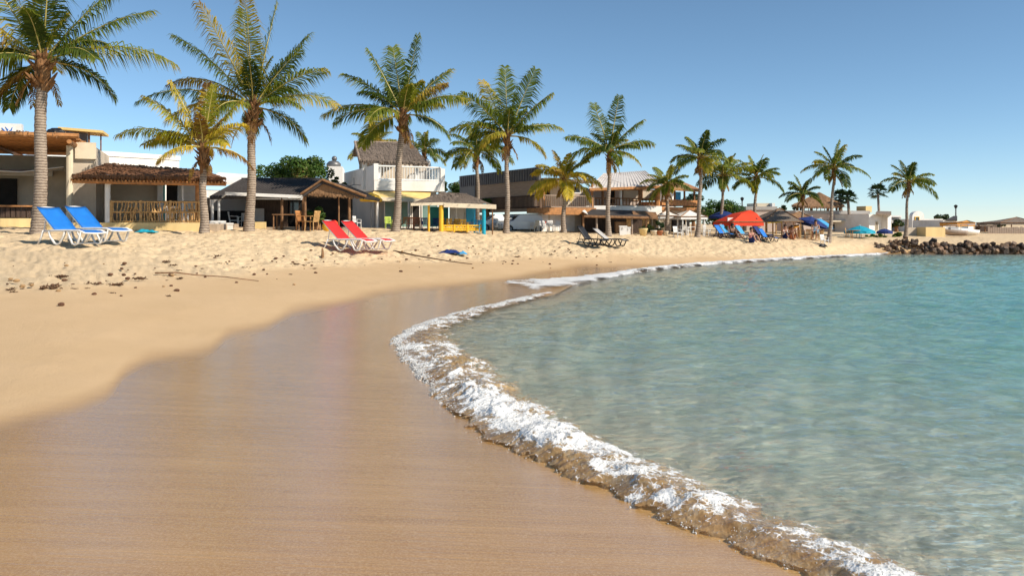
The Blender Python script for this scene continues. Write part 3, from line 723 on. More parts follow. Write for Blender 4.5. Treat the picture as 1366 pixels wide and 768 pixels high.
palm('coconut_palm', 811, 813, 206, 39.5, 70, 'dark green coconut palm at the left end of the metal roofed house', 83, 22, .2, rb=.18, rt=.13, nleaf=46,
     tips=[(28, 62, .9, .3), (50, 62, .5, .25), (82, 72, .2, .2), (105, 72, .2, .2), (148, 62, .8, .25), (168, 58, 1., .3)])
palm('coconut_palm', 891, 889, 250, 44, 44, 'short coconut palm in front of the white awnings', 97, 22, .35, rb=.19, rt=.14, nleaf=36)
palm('coconut_palm', 929, 934, 214, 41.5, 54, 'coconut palm leaning right beside the orange eave', 101, 22, .2, rb=.2, rt=.13, nleaf=40, lean=.2)
palm('coconut_palm', 961, 965, 238, 46, 54, 'coconut palm rising behind the navy umbrella', 109, 22, .3, rb=.17, rt=.12, nleaf=36)
palm('coconut_palm', 1006, 1009, 240, 48, 46, 'coconut palm rising behind the red canopy', 113, 22, .3, rb=.18, rt=.13, nleaf=34)
palm('coconut_palm', 1070, 1071, 262, 50, 37, 'small coconut palm with a thin trunk in front of the thatched pavilion', 127, 20, .12, rb=.15, rt=.10, nleaf=30)
palm('coconut_palm', 1105, 1113, 228, 44.5, 52, 'tall thin coconut palm beside the turquoise parasol', 131, 22, .15, rb=.19, rt=.11, nleaf=36, lean=.1)
palm('coconut_palm', 1208, 1212, 246, 49.5, 44, 'lone coconut palm beside the yellow garden wall', 137, 20, .15, rb=.19, rt=.11, nleaf=34)
palm('coconut_palm', 502, 500, 196, 52, 48, 'half hidden coconut palm behind the thatched roof terrace at left', 149, 20, .5, rb=.2, nleaf=34)
palm('coconut_palm', 570, 566, 205, 54, 44, 'half hidden dark coconut palm behind the right end of the roof terrace', 151, 20, .2, rb=.2, nleaf=34)
palm('coconut_palm', 792, 792, 262, 49, 36, 'young coconut palm squeezed between the balcony house and metal roof', 157, 16, .25, rb=.15, rt=.1, nleaf=30)

def fan_palm(u, vc, d, Rpx, label, seed):
    rng = random.Random(seed); b = G(u, d); T = P(u, vc, d)-b; root = empty('fan_palm', b, 0, label, 'palm tree')
    MB().tube([(0, 0, -.3), T*.5+Vector((.1, 0, 0)), T], [.17, .11, .10], 10).build('trunk', M['trunk'], root, True)
    mb = MB(); L = Rpx*d/FP
    for i in range(20):
        az = i*2.4; el = R_(80-110*(i/20)); D = Vector((math.cos(az)*math.cos(el), math.sin(az)*math.cos(el), math.sin(el)))
        c = T+D*L*.5; mb.tint = rng.uniform(.05, .5)
        mb.tube([T, c], .025, 4, False)
        s = D.cross(Vector((0, 0, 1))).normalized(); nn = s.cross(D)
        for k in range(13):
            a = R_(-80+160*k/12); q = (D*math.cos(a)+s*math.sin(a)-Vector((0, 0, .15))).normalized(); l = L*.55*rng.uniform(.85, 1.1)
            w = q.cross(nn).normalized()*.05
            mb.add([c-w*.4, c+w*.4, c+q*l*.6+w, c+q*l*.6-w, c+q*l-Vector((0, 0, .12*L))], [(0, 1, 2, 3), (3, 2, 4)])
    mb.build('crown', M['leaf_dark'], root)
fan_palm(1171, 257, 72, 15, 'distant fan palm alone above the white house', 5)
fan_palm(1121, 263, 62, 13, 'left fan palm of the pair behind the thatched pavilion', 6)
fan_palm(1131, 265, 60, 14, 'right fan palm of the pair behind the thatched pavilion', 9)

# ------------------------------------------------------------------ bushes and trees
def leaves(mb, cs, n, size, rng, flat=.8):
    tot = sum(r**2 for _, r in cs)
    for c, r in cs:
        k = int(n*r*r/tot); base = rng.uniform(.1, .75)
        for i in range(k):
            a = Vector((rng.gauss(0, 1), rng.gauss(0, 1), rng.gauss(0, 1))).normalized()
            p = Vector(c)+Vector((a.x, a.y, a.z*flat))*r*(1-abs(rng.gauss(0, .22)))
            q = Vector((rng.gauss(0, 1), rng.gauss(0, 1), rng.gauss(0, .6))).normalized(); s = q.cross(a).normalized() if q.cross(a).length > .01 else Vector((1, 0, 0))
            l = size*rng.uniform(.6, 1.3); mb.tint = min(1, max(.001, base+rng.uniform(-.2, .25)))
            mb.add([p-q*l*.5, p+s*l*.28, p+q*l*.5, p-s*l*.28], [(0, 1, 2, 3)])
def tree(name, label, cat, u, d, u0, u1, v0, v1, n, size, seed, mat='leaf', clumps=16, depth=1., trunk=True, group=None):
    rng = random.Random(seed); m = d/FP; b = G(u, d); root = empty(name, b, 0, label, cat, group)
    W = (u1-u0)*m/2; cx = ((u0+u1)/2-CX)*m - b.x; zt = H-(v0-HZ)*m-b.z; zb = H-(v1-HZ)*m-b.z; Hh = (zt-zb)/2; cz = (zt+zb)/2
    cs = []
    for i in range(clumps):
        a = rng.uniform(0, 6.28); q = rng.uniform(.2, .78); e = rng.uniform(-.75, .85)
        r = rng.uniform(.22, .42)*min(W, Hh*1.4)
        sc = math.sqrt(max(0, 1-e*e*.8))
        cs.append((Vector((cx+math.cos(a)*q*W*sc*1.05, math.sin(a)*q*W*.7*depth*sc, cz+e*(Hh-r*.7))), r))
    if trunk:
        tb = MB(); tb.tube([(0, 0, -.3), (cx*.3, 0, max(.3, zb)), (cx*.7, 0, cz)], [.16+W*.03, .12+W*.02, .05], 8)
        for c, r in cs[:7]: tb.tube([(cx*.3, 0, max(.3, zb)), Vector((cx*.5, 0, (zb+cz)/2)).lerp(c, .5), c], [.07, .05, .02], 5)
        tb.build('trunk', M['wood'], root)
    mb = MB(); leaves(mb, cs, n, size, rng)
    mb.build('crown' if trunk else 'foliage', M[mat], root); return root
tree('broadleaf_tree', 'big round green tree behind the dark roofed restaurant', 'tree', 395, 46, 338, 452, 205, 262, 9000, .17, 1, clumps=26)
tree('broadleaf_tree', 'green tree between the white building and the metal clad house', 'tree', 622, 52, 598, 652, 229, 285, 4500, .17, 2, clumps=16)
tree('broadleaf_tree', 'small dark tree just right of the white roof terrace', 'tree', 592, 56, 584, 602, 240, 275, 900, .2, 3, 'leaf_dark', 7)
tree('broadleaf_tree', 'dark green tree left of the white two storey building', 'tree', 452, 47, 440, 462, 230, 262, 1200, .17, 12, 'leaf', 8)
tree('broadleaf_tree', 'wide green tree behind the white awnings and banner', 'tree', 965, 58, 925, 992, 263, 312, 5200, .18, 4, clumps=22)
tree('broadleaf_tree', 'green tree right of the orange eave behind the awnings', 'tree', 925, 56, 905, 945, 255, 300, 2500, .18, 5, 'leaf_dark', 12)
tree('broadleaf_tree', 'dark bushy tree behind the yellow garden wall', 'tree', 1196, 62, 1184, 1206, 290, 308, 800, .2, 6, 'leaf_dark', 8)
tree('broadleaf_tree', 'rounded dark tree on the skyline behind the white wall', 'tree', 1258, 90, 1240, 1276, 283, 305, 1500, .3, 7, 'leaf_dark', 12)
tree('broadleaf_tree', 'low dark trees touching the skyline near the lamp post', 'tree', 1225, 88, 1208, 1242, 287, 305, 900, .3, 8, 'leaf_dark', 9)
tree('broadleaf_tree', 'faint low tree on the skyline right of the orange canopy', 'tree', 1312, 120, 1300, 1322, 295, 305, 500, .4, 9, 'leaf_dark', 7)
tree('broadleaf_tree', 'flat low tree on the skyline left of the far thatched hut', 'tree', 1332, 125, 1322, 1342, 296, 306, 500, .4, 10, 'leaf_dark', 7)
tree('hedge_bush', 'sunlit green hedge at the foot of the white house', 'bush', 1168, 50, 1150, 1186, 311, 320, 1600, .12, 13, 'leaf', 12, trunk=False)
tree('hedge_bush', 'yellow green shrub left of the lone palm', 'bush', 1197, 50.5, 1188, 1206, 309, 319, 900, .12, 14, 'leaf', 8, trunk=False)
tree('shrub', 'leafy shrub growing under the thatched porch', 'bush', 424, 32.6, 410, 436, 272, 303, 1500, .12, 15, 'leaf', 10, trunk=True)
tree('shrub', 'dark bush in front of the kiosk, left of the pair', 'bush', 863, 41.8, 854, 876, 298, 312, 1400, .11, 16, 'leaf_dark', 9, trunk=False)
tree('shrub', 'taller dark bush in front of the white awnings', 'bush', 880, 42, 873, 888, 293, 312, 1200, .11, 17, 'leaf_dark', 8, trunk=False)
tree('shrub', 'small green shrub at the foot of the slim trunked palm', 'bush', 650, 47, 640, 660, 262, 285, 900, .14, 18, 'leaf', 8)

# ------------------------------------------------------------------ buildings, left to right
def windowed(fr, root, mat, u0, u1, v0, v1, Y, frame='plastic_white', name='window', pane='glass'):
    a, b = fr.X(u0, Y), fr.X(u1, Y); z1, z0 = fr.Z(v0, (a+b)/2, Y), fr.Z(v1, (a+b)/2, Y); t = .05
    mb = MB(); mb.box(a, a+t, Y-.06, Y+.02, z0, z1).box(b-t, b, Y-.06, Y+.02, z0, z1).box(a+t, b-t, Y-.055, Y+.02, z1-t, z1).box(a+t, b-t, Y-.055, Y+.02, z0, z0+t)
    w = mb.build(name, M[frame], root)
    MB().box(a+t, b-t, Y-.022, Y-.004, z0+t, z1-t).build('pane', M[pane], w)
    return w
# open fronted bar at the far left
F = Fr(0, 29.5, 21); r = F.thing('beach_bar', 'open fronted bar with flat pole roof at the left edge', 'building')
x1 = F.X(100); x0 = x1-15; zr = F.Z(183, x1)
B(F, r, 'plinth', 'yellow_wall', (-250, 48, 291, 0, -.1, .25, -.4))
mb = MB(); mb.slab([(x0, -1.2, zr-.02), (x1+.1, -1.2, zr-.05), (x1+.1, 6.6, zr+.1), (x0, 6.6, zr+.1)], .10)
rf = mb.build('roof', M['thatch'], r)
mb = MB()
for i in range(26): y = -1.1+i*.30; mb.tube([(x0, y, zr-.17), ((x0+x1)/2, y, zr-.18+rnd.uniform(-.02, .02)), (x1+.25+rnd.uniform(-.1, .15), y, zr-.17)], rnd.uniform(.04, .06), 6)
for x in (x0+3, x0+6, x0+9, x0+12, x1): mb.tube([(x, -1.4, zr-.30), (x, 2.5, zr-.29), (x, 6.8, zr-.30)], .085, 7)
mb.tube([(x0, -1.25, zr-.08), (x1-6, -1.27, zr-.10), (x1+.3, -1.25, zr-.08)], .10, 7)
mb.build('roof_poles', M['redwood'], rf)
mb = MB(); straw_fringe(mb, (x0, -1.3, zr+.02), (x1, -1.3, zr), 260, .16, w=.04); mb.build('straw_edge', M['thatch'], rf)
mb = MB()
for x in (x1-.15, x1-5, x1-10): mb = MB(); mb.tube([(x, -.2, -.3), (x, -.2, zr/2), (x, -.2, zr-.35)], .12, 9); mb.build('post', M['cream'], r)
B(F, r, 'wall', 'beige', (-260, 118, 205, 0, 4.6, 4.8, -.4))
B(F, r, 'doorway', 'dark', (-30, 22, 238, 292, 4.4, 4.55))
B(F, r, 'window_strip', 'white', (-60, 70, 226, 234, 4.35, 4.5))
mb = MB(); p = [F.pt(-60, 224, 1.5), F.pt(28, 229, 1.5), F.pt(85, 222, 1.6), F.pt(85, 226, 4.2), F.pt(-60, 232, 4.2)]; mb.slab(p, .03, up=(0, 0, 1)); mb.build('white_canopy', M['cloth_white'], r)
B(F, r, 'end_wall', 'beige', (97, 128, 196, 0, .2, 4.6, -.4))
B(F, r, 'side_fascia', 'cream', (100, 128, 190, 212, .05, .18))
mb = MB(); a, b = F.X(-180), F.X(46); z = F.Z(274, b); mb.box(a, b, -.1, .35, z-.06, z); ct = mb.build('counter', M['redwood'], r)
mb = MB(); i = 0
while a+i*.17 < b: mb.box(a+i*.17, a+i*.17+.14, .05, .1, .35, z-.07); i += 1
mb.build('counter_boards', M['darkwood'], ct)
# things on its roof
def roof_thing(name, label, cat, u, v, Y): 
    p = F.pt(u, v, Y); x, y = F.w(p.x, p.y); return empty(name, (x, y, p.z+F.z0), F.a, label, cat), p
t_, p = roof_thing('roof_sign', 'white box sign with a blue emblem on the flat bar roof', 'sign', 8, 184, 2.)
wd = .031*27; mb = MB(); mb.box(-1.1, .55, -.1, .25, 0, .56); mb.box(-.9, -.85, -.0, .2, -.25, 0).box(.3, .35, 0, .2, -.25, 0); mb.build('box', M['plastic_white'], t_)
mb = MB()
mb.tube([(-.12, -.115, .38), (-.02, -.115, .24), (.10, -.115, .20), (.20, -.115, .30), (.24, -.115, .42)], [.012, .03, .04, .025, .008], 6)
mb.tube([(-.05, -.115, .12), (.05, -.115, .20), (.10, -.115, .34)], [.008, .025, .008], 6); mb.tube([(.0, -.115, .42), (.08, -.115, .30)], [.006, .02], 6)
mb.build('emblem', M['blue'], t_)
t_, p = roof_thing('tarpaulin_heap', 'black tarpaulin heap lying on the bar roof beside the palm', 'tarpaulin', 78, 188, 1.2)
mb = MB(); mb.ball((-.1, 0, .18), .36, 12, 8, (1.1, .8, .9), .12).ball((-.28, 0, .02), .3, 10, 7, (2, .9, .6), .12).ball((.32, .05, .16), .3, 10, 7, (1.2, .8, .8), .12); mb.build('heap', M['black'], t_)
t_, p = roof_thing('water_tub', 'small white tub beside the black tarpaulin', 'tub', 89, 189, .8)
MB().lathe([(.19, 0), (.21, .1), (.22, .28), (.2, .3), (.19, .3), (.18, .05)], n=14).build('tub', M['greycloth'], t_)
t_, p = roof_thing('roof_hut', 'little lookout hut with a yellow flat roof above the bar', 'hut', 100, 200, 3.2)
mb = MB(); mb.slab([(-.55, -.5, .88), (1.1, -.5, .80), (1.1, 1.6, .84), (-.55, 1.6, .92)], .10); mb.build('roof', M['yellowcloth'], t_)
mb = MB(); mb.box(-.35, .42, .2, 1.2, -.2, .76); mb.build('wall', M['metal'], t_)
mb = MB(); mb.tube([(.55, -.2, -.3), (.55, -.2, .74)], .035, 6).tube([(.9, .6, -.3), (.9, .6, .74)], .03, 6); mb.build('post', M['wood'], t_)

# white building behind
F = Fr(112, 41, 48); r = F.thing('white_building', 'long plain white building behind the thatched terrace', 'building')
a, b = 0, F.X(239); z = F.Z(200); mb = MB(); mb.box(a-2, b, 0, 7, -.4, z-.25); w_ = mb.build('wall', M['white'], r)
mb = MB(); mb.box(a-2.05, b+.05, -.05, .2, z-.25, z).box(b-.15, b+.05, .2, 7.05, z-.25, z-.002); mb.build('parapet', M['white'], w_)
windowed(F, r, '', 150, 170, 240, 262, 0)
F = Fr(283, 43, 20); r = F.thing('white_building', 'low white building whose roof slopes up behind the restaurant', 'building')
mb = MB(); a, b = F.X(240), F.X(345); z = F.Z(247, b); mb.box(a, b, 0, 5, -.4, z-.3); mb.build('wall', M['white'], r)
mb = MB(); mb.slab([F.pt(268, 243, -.3), F.pt(335, 244, -.3), F.pt(335, 233, 2.5), F.pt(292, 230, 2.5)], .12, up=(0, 0, 1)); mb.build('roof', M['white'], r)
windowed(F, r, '', 262, 276, 255, 275, 0)

# thatched terrace
F = Fr(148, 28.8, 9); r = F.thing('thatched_terrace', 'restaurant terrace with brown thatch roof and lattice stick railing', 'building')
A, Bp_, C, D = F.pt(96, 234, -.6), F.pt(302, 238, -1.0), F.pt(275, 228, 2.2), F.pt(140, 218.5, 2.2)
mb = MB(); thatch_slope(mb, A, Bp_, C, D, .06, 1500, .3); A2, B2_ = F.pt(104, 233, 5.2), F.pt(292, 242, 5.2)
thatch_slope(mb, B2_, A2, D, C, .10, 200); straw_fringe(mb, A, Bp_, 700, .13, w=.03); straw_fringe(mb, D, C, 220, .18, w=.04); straw_fringe(mb, A, A2, 150, .25, (-1, 0, 0)); rf = mb.build('roof', M['thatch2'], r)
mb = MB()
for i in range(44):
    t = i/43; p = A.lerp(Bp_, t); q = D.lerp(C, t); mb.tube([p-Vector((0, .06, .16)), q-Vector((0, 0, .17))], rnd.uniform(.028, .045), 5)
for i in range(30):
    t = i/29; p = A2.lerp(B2_, t); q = D.lerp(C, t); mb.tube([p-Vector((0, 0, .16)), q-Vector((0, 0, .17))], .035, 5)
for t in (0.02, .35, .7): p = A.lerp(D, t); q = Bp_.lerp(C, t); mb.tube([p-Vector((0, 0, .22)), (p+q)/2-Vector((0, 0, .23)), q-Vector((0, 0, .22))], .06, 6)
mb.build('rafters', M['redwood'], rf)
mb = MB(); F.post(mb, 143.5, 233, None, -.3, .095, 10); p = F.pt(143.5, 240, -.3); mb.tube([p-Vector((0, 0, .25)), p+Vector((.25, 0, .12))], .05, 6); mb.build('post', M['white'], r, label='thick white corner post')
mb = MB(); F.post(mb, 264.5, 238, None, -.1, .11, 9); mb.build('post', M['redwood'], r, label='orange brown timber post')
mb = MB(); F.post(mb, 243.5, 236, None, 1.5, .035, 7); mb.build('post', M['plastic_white'], r)
mb = MB(); F.post(mb, 219, 236, None, 2.5, .035, 7); mb.build('post', M['tealpaint'], r)
B(F, r, 'wall', 'beige', (99, 212, 228, 0, 4.3, 4.5, -.4))
B(F, r, 'side_pier', 'white', (210, 217, 232, 0, 4.0, 4.3, -.4))
B(F, r, 'kitchen_wall', 'white', (236, 262, 236, 0, 4.9, 5.1, -.4))
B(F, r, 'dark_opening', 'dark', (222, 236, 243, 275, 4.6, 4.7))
B(F, r, 'plinth', 'yellow_wall', (60, 267, 297, 0, -.45, -.15, -.5))
B(F, r, 'terrace_floor', 'pad', (60, 290, 298.5, 0, -.14, 4.3, -.5))
x0_, x1_ = F.X(148, -.3), F.X(266, -.3); zb = F.Z(296.5, 0, -.3); h = F.Z(269, 0, -.3)-zb
def lattice(name, x0, x1, y, zb, h, root, seed):
    rng = random.Random(seed); mb = MB()
    for zz in (.03, h*.5, h): mb.tube([(x0, y, zb+zz), ((x0+x1)/2, y, zb+zz), (x1, y, zb+zz)], .035, 6)
    x = x0
    while x < x1:
        for (za, zc) in ((0, h*.5), (h*.5, h)):
            k = rng.uniform(-.09, .09)
            mb.tube([(x, y+rng.uniform(-.02, .02), zb+za), (x+k*.6+rng.uniform(-.03, .03), y, zb+(za+zc)/2), (x+k, y, zb+zc)], rng.uniform(.018, .032), 5)
        x += rng.uniform(.07, .12)
    for xx in (x0, x0+(x1-x0)/3, x0+2*(x1-x0)/3, x1): mb.tube([(xx, y, zb-.05), (xx, y, zb+h+.05)], .05, 7)
    return mb.build(name, M['straw'], root)
lattice('stick_railing', x0_, x1_, -.3, zb, h, r, 3)

# dark roofed restaurant with its porch
F = Fr(283, 33.5, 10); r = F.thing('beach_restaurant', 'restaurant with dark sloping roof, white gutter beams and plank walls', 'building')
mb = MB(); a, b, c, d_ = F.pt(280, 263, -1.), F.pt(404, 260, -1.), F.pt(428, 240, 3.2), F.pt(322, 240, 3.2)
mb.slab([a, b, c, d_], .10)
nr = (b-a).cross(d_-a).normalized()
for i in range(30):
    t = i/29; mb.tube([a.lerp(b, t)+nr*.02, d_.lerp(c, t)+nr*.02], .03, 4)
mb.build('roof', M['roof_dark'], r)
mb = MB(); mb.slab([c, d_, F.pt(322, 262, 6.5), F.pt(428, 262, 6.5)], .1); mb.build('rear_roof', M['roof_dark'], r)
mb = MB(); p, q = F.pt(300, 256, -1.15), F.pt(404, 260.5, -1.15); mb.slab([p, q, q-Vector((0, 0, .13)), p-Vector((0, 0, .13))], .06, up=(0, -1, 0))
p, q = F.pt(330, 263.5, -.9), F.pt(404, 264.5, -.9); mb.slab([p, q, q-Vector((0, 0, .07)), p-Vector((0, 0, .07))], .06, up=(0, -1, 0))
mb.build('gutter', M['plastic_white'], r)
for u, mt, rr in ((292, 'plastic_white', .05), (283, 'white', .06), (376, 'wood', .06), (405, 'wood', .07)):
    mb = MB(); F.post(mb, u, 262, None, -.85, rr); mb.build('post', M[mt], r)
mb = MB(); p = F.pt(292, 268, -.85); q = F.pt(302, 258, -1.1); mb.tube([p, q], .04, 6); mb.build('brace', M['plastic_white'], r)
B(F, r, 'pale_wall', 'greywall', (280, 340, 262, 281, 2.2, 2.4))
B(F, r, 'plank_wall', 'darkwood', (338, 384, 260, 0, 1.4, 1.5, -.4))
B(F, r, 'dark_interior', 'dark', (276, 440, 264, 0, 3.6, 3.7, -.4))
B(F, r, 'white_boards', 'greycloth', (338, 352, 278, 300, .9, 1.0))
B(F, r, 'low_wall', 'yellow_wall', (340, 354, 296, 0, -.9, -.6, -.3))
windowed(F, r, '', 386, 400, 266, 288, 1.5, 'darkwood')
B(F, r, 'floor', 'pad', (276, 480, 303, 0, -.7, 3.6, -.5))
# porch
F = Fr(405, 33, 6); r = F.thing('thatched_porch', 'small gabled porch thatched in brown beside the plank wall', 'building')
pk0, pk1 = F.pt(430, 240.5, -1.2), F.pt(430, 240.5, -1.2)+Vector((.6, 3.6, 0)); l0 = F.pt(403, 259, -1.2); l1 = l0+Vector((.6, 3.6, 0)); r0 = F.pt(487, 262, -1.2); r1 = r0+Vector((.4, 3.6, 0))
mb = MB(); thatch_slope(mb, l0, l1, pk1, pk0, .12, 260); thatch_slope(mb, r1, r0, pk0, pk1, .12, 420); mb.build('roof', M['roof_dark'], r)
mb = MB(); mb.tube([l0+Vector((-.05, -.05, 0)), pk0+Vector((0, -.05, .02)), r0+Vector((.05, -.05, 0))], .05, 6); mb.build('barge_board', M['wood'], r)
mb = MB(); p, q = F.pt(404, 257, -1.1), F.pt(485, 262, -1.1); straw_fringe(mb, p, q, 600, .12, (0, -.2, 0), .025)
mb.slab([pk0+Vector((0, .12, -.1)), l0+Vector((.1, .12, 0)), r0+Vector((-.2, .12, 0))], .05, up=(0, -1, 0)); mb.build('thatch_fringe', M['thatch'], r)
for u in (407, 452, 466): mb = MB(); F.post(mb, u, 261, None, -.9, .055 if u != 452 else .03); mb.build('post', M['wood'], r)
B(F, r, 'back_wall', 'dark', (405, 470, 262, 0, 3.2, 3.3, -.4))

# white two storey building with roof terrace
F = Fr(499, 42, 24); r = F.thing('white_two_storey_building', 'white two storey building with thatched roof terrace and white railing', 'building')
xe = F.X(589); zt = F.Z(252); zp = F.Z(222)-.0; W2 = 8.5
# left corner reaches column 455: depth of the side wall
yb = 6.8
mb = MB(); mb.box(.0, xe-.3, 0, yb, -.4, zt); mb.build('ground_floor_wall', M['greywall'], r)
mb = MB(); zc = F.Z(241)
mb.box(-.12, xe, -.5, -.3, zt-.1, zc).box(-.12, .08, -.3, yb, zt-.1, F.Z(221)).box(xe-.2, xe, -.3, yb, zt-.1, zc).box(.08, xe-.2, -.3, yb-.2, zt-.1, zt+.08).box(.08, xe-.2, yb-.2, yb, zt-.1, zc)
mb.build('upper_floor_wall', M['white'], r)
mb = MB(); mb.box(-.14, .10, -.52, -.28, zc, F.Z(219)); mb.build('corner_post', M['white'], r); mb = MB(); mb.box(xe-.22, xe+.02, -.52, -.28, zc, F.Z(226, xe)); mb.build('corner_post', M['white'], r)
zr_ = F.Z(222)-zc
mb = MB(); railing(mb, (.1, -.4, zc), (xe-.2, -.4, zc), zr_, .15, .022, .045); mb.build('balcony_railing', M['plastic_white'], r)
mb = MB(); railing(mb, (xe-.1, -.2, zc), (xe-.1, yb, zc), zr_, .15, .022, .04); mb.build('side_railing', M['plastic_white'], r)
a, b = F.pt(480, 213.5, 1.2), F.pt(571, 217.5, 1.0); c, d_ = F.pt(548, 190.5, 4.0), F.pt(474, 189, 4.2)
mb = MB(); thatch_slope(mb, a, b, c, d_, .14, 1600, .45); e0, e1 = F.pt(470, 206, 7.0), F.pt(560, 214, 7.0)
thatch_slope(mb, e1, e0, d_, c, .14, 100); straw_fringe(mb, a, b, 300, .2, w=.04); mb.build('thatched_roof', M['roof_grey'], r)
mb = MB(); mb.tube([a+Vector((0, -.02, -.02)), d_+Vector((-.04, 0, .0))], .06, 6); mb.tube([d_, c], .05, 6); mb.build('barge_board', M['greyboard'], r)
mb = MB()
for u, Y in ((486, 1.5), (505, 1.5), (556, 1.5), (571, 1.6)):
    p = F.pt(u, 214, Y); mb = MB(); mb.box(p.x-.11, p.x+.11, Y-.11, Y+.11, zt, p.z); mb.build('roof_pillar', M['white'], r)
mb = MB()
for i in range(16): t = i/15; p = a.lerp(b, t)+Vector((0, .1, -.2)); q = d_.lerp(c, t)+Vector((0, 0, -.2)); mb.tube([p, q], .03, 5)
mb.build('rafters', M['redwood'], r)
B(F, r, 'upper_back_wall', 'beige', (480, 570, 216, 240, 5.6, 5.8))
x0, x1 = F.X(500), F.X(560)
for (ua, ub_, nm, mt) in ((512, 532, 'shop_window', 'teal_glass'), (534, 548, 'shop_window', 'teal_glass'), (549, 560, 'doorway', 'dark'), (562, 584, 'shop_window', 'teal_glass')):
    windowed(F, r, '', ua, ub_, 268, 304, 0, 'white', nm, mt)
B(F, r, 'dark_transom', 'dark', (508, 546, 263.5, 268, -.03, 0))
mb = MB(); p, q = F.pt(494, 262, -1.6), F.pt(573, 266, -1.6); mb.slab([p, q, F.pt(575, 254.5, -.02), F.pt(500, 253, -.02)], .04); aw = mb.build('awning', M['yellowcloth'], r)
mb = MB(); mb.slab([p+Vector((0, -.01, 0)), q+Vector((0, -.01, 0)), q+Vector((0, -.01, -.16)), p+Vector((0, -.01, -.2))], .02, up=(0, -1, 0)); mb.build('valance', M['cream'], aw)
mb = MB(); F.post(mb, 503, 263, None, -1.5, .07); mb.build('post', M['white'], r)
mb = MB(); F.post(mb, 545, 264, None, -1.5, .045); mb.build('post', M['white'], r)
mb = MB(); mb.tube([(-.12, 2.5, zt+.3), (-.5, 2.5, zt+.32), (-.5, 2.5, zt+.7)], .02, 5).tube([(-.5, 2.5, zt+.32), (-1.3, 2.4, zt+.1)], .02, 5); mb.build('antenna_bracket', M['metal'], r)
F2 = Fr(495, 40, 24); t_ = F2.thing('yellow_parasol_cover', 'yellow cloth lantern shade hanging under the shop awning', 'shade')
p = F2.pt(497, 257); mb = MB(); zz = F2.Z(269); mb.lathe([(.55, zz), (.6, zz+.1), (.4, p.z-.15), (.03, p.z)], 0, 0, 10); mb.build('cloth', M['yellow'], t_)
MB().tube([(0, 0, -.2), (0, 0, p.z)], .025, 6).build('pole', M['metal'], t_)
# roof tank building behind left
F = Fr(440, 56, 10); r = F.thing('rooftop_tank_house', 'distant white rooftop with a dark round water tank', 'building')
B(F, r, 'wall', 'white', (437, 457, 222, 0, 0, 4, -.4)); mb = MB(); p = F.pt(447, 221, 1.5); mb.lathe([(.5, p.z-.1), (.52, p.z+.12), (.34, p.z+.3), (.1, p.z+.36)], p.x-.1, 1.5, 14); mb.ball((p.x-.05, 1.5, p.z+.5), .2, 8, 6); mb.build('water_tank', M['metal'], r, True)

# yellow and blue bar
F = Fr(573, 36.5, 12); r = F.thing('painted_beach_bar', 'small open bar with yellow and blue posts under a grey hipped roof', 'building')
a, b, c, d_ = F.pt(548, 271, -.9), F.pt(661, 274.5, -.9), F.pt(622, 258.5, 1.6), F.pt(590, 256.5, 1.6)
e0, e1 = F.pt(556, 270.5, 4.2), F.pt(650, 273, 4.2)
mb = MB(); thatch_slope(mb, a, b, c, d_, .07, 300, .3); mb.slab([b, e1, c], .07, up=(0, 0, 1)); mb.slab([e0, a, d_], .07, up=(0, 0, 1)); mb.slab([e1, e0, d_, c], .07, up=(0, 0, 1)); rf = mb.build('roof', M['roof_grey'], r)
mb = MB(); p, q = F.pt(592, 270.5, -.95), F.pt(662, 273, -.95); mb.slab([p, q, q-Vector((0, 0, .2)), p-Vector((0, 0, .2))], .05, up=(0, -1, 0)); p, q = F.pt(548, 271, -.93), F.pt(592, 270, -.93); mb.slab([p, q, q-Vector((0, 0, .12)), p-Vector((0, 0, .12))], .04, up=(0, -1, 0)); mb.build('fascia', M['cream'], rf)
for u, mt, rr, Y in ((572, 'yellow', .05, -.6), (588.5, 'yellow', .10, -.8), (608, 'plastic_white', .04, 2.5), (633, 'bluepaint', .05, -.5), (645.5, 'turq', .09, -.8), (657, 'wood', .03, -.8), (620, 'plastic_white', .05, 2.8)):
    mb = MB(); F.post(mb, u, 272, None, Y, rr); mb.build('post', M[mt], r)
B(F, r, 'blue_panel', 'bluepaint', (622, 632, 277, 296, 2.6, 2.65)); B(F, r, 'white_panel', 'white', (600, 621, 276, 300, 3.2, 3.3)); B(F, r, 'teal_panel', 'tealpaint', (574, 598, 276, 302, 3.4, 3.5))
x0, x1 = F.X(588, -.7), F.X(641, -.7); lat = lattice('yellow_fence', x0, x1, -.7, .0, F.Z(301, 0, -.7), r, 8); lat.data.materials[0] = M['yellow']

# metal clad house with timber balcony
F = Fr(718, 43, 30); r = F.thing('timber_balcony_house', 'two storey house with charcoal cladding and a timber balcony over white garage', 'building')
xe = F.X(786); z2 = F.Z(277.5); zt = F.Z(232); yb = 9.2; bx = F.X(778)
mb = MB(); mb.box(0, bx, 0, yb, -.4, z2-.3); mb.build('ground_floor_wall', M['beige'], r)
mb = MB(); mb.box(0, bx, 1.0, yb, z2, zt-.35); mb.build('upper_floor_wall', M['cream'], r)
mb = MB(); mb.box(-.09, -.001, .2, yb*.78, z2-.15, zt-.35); mb.build('side_boarding', M['greyboard'], r)
mb = MB(); mb.box(-.16, 0, -.3, yb+.1, zt-.35, zt+.35)
for i in range(34): mb.box(-.2, -.16, -.25+i*.28, -.2+i*.28, zt-.34, zt+.34)
mb.box(-.14, -.095, yb*.78, yb+.1, .8, zt-.35)
mb.build('metal_cladding', M['corr_dark'], r)
mb = MB(); mb.slab([(0, -.5, zt-.25), (xe, -.5, zt-.3), (xe, yb, zt-.1), (0, yb, zt)], .14); mb.build('roof', M['greyboard'], r)
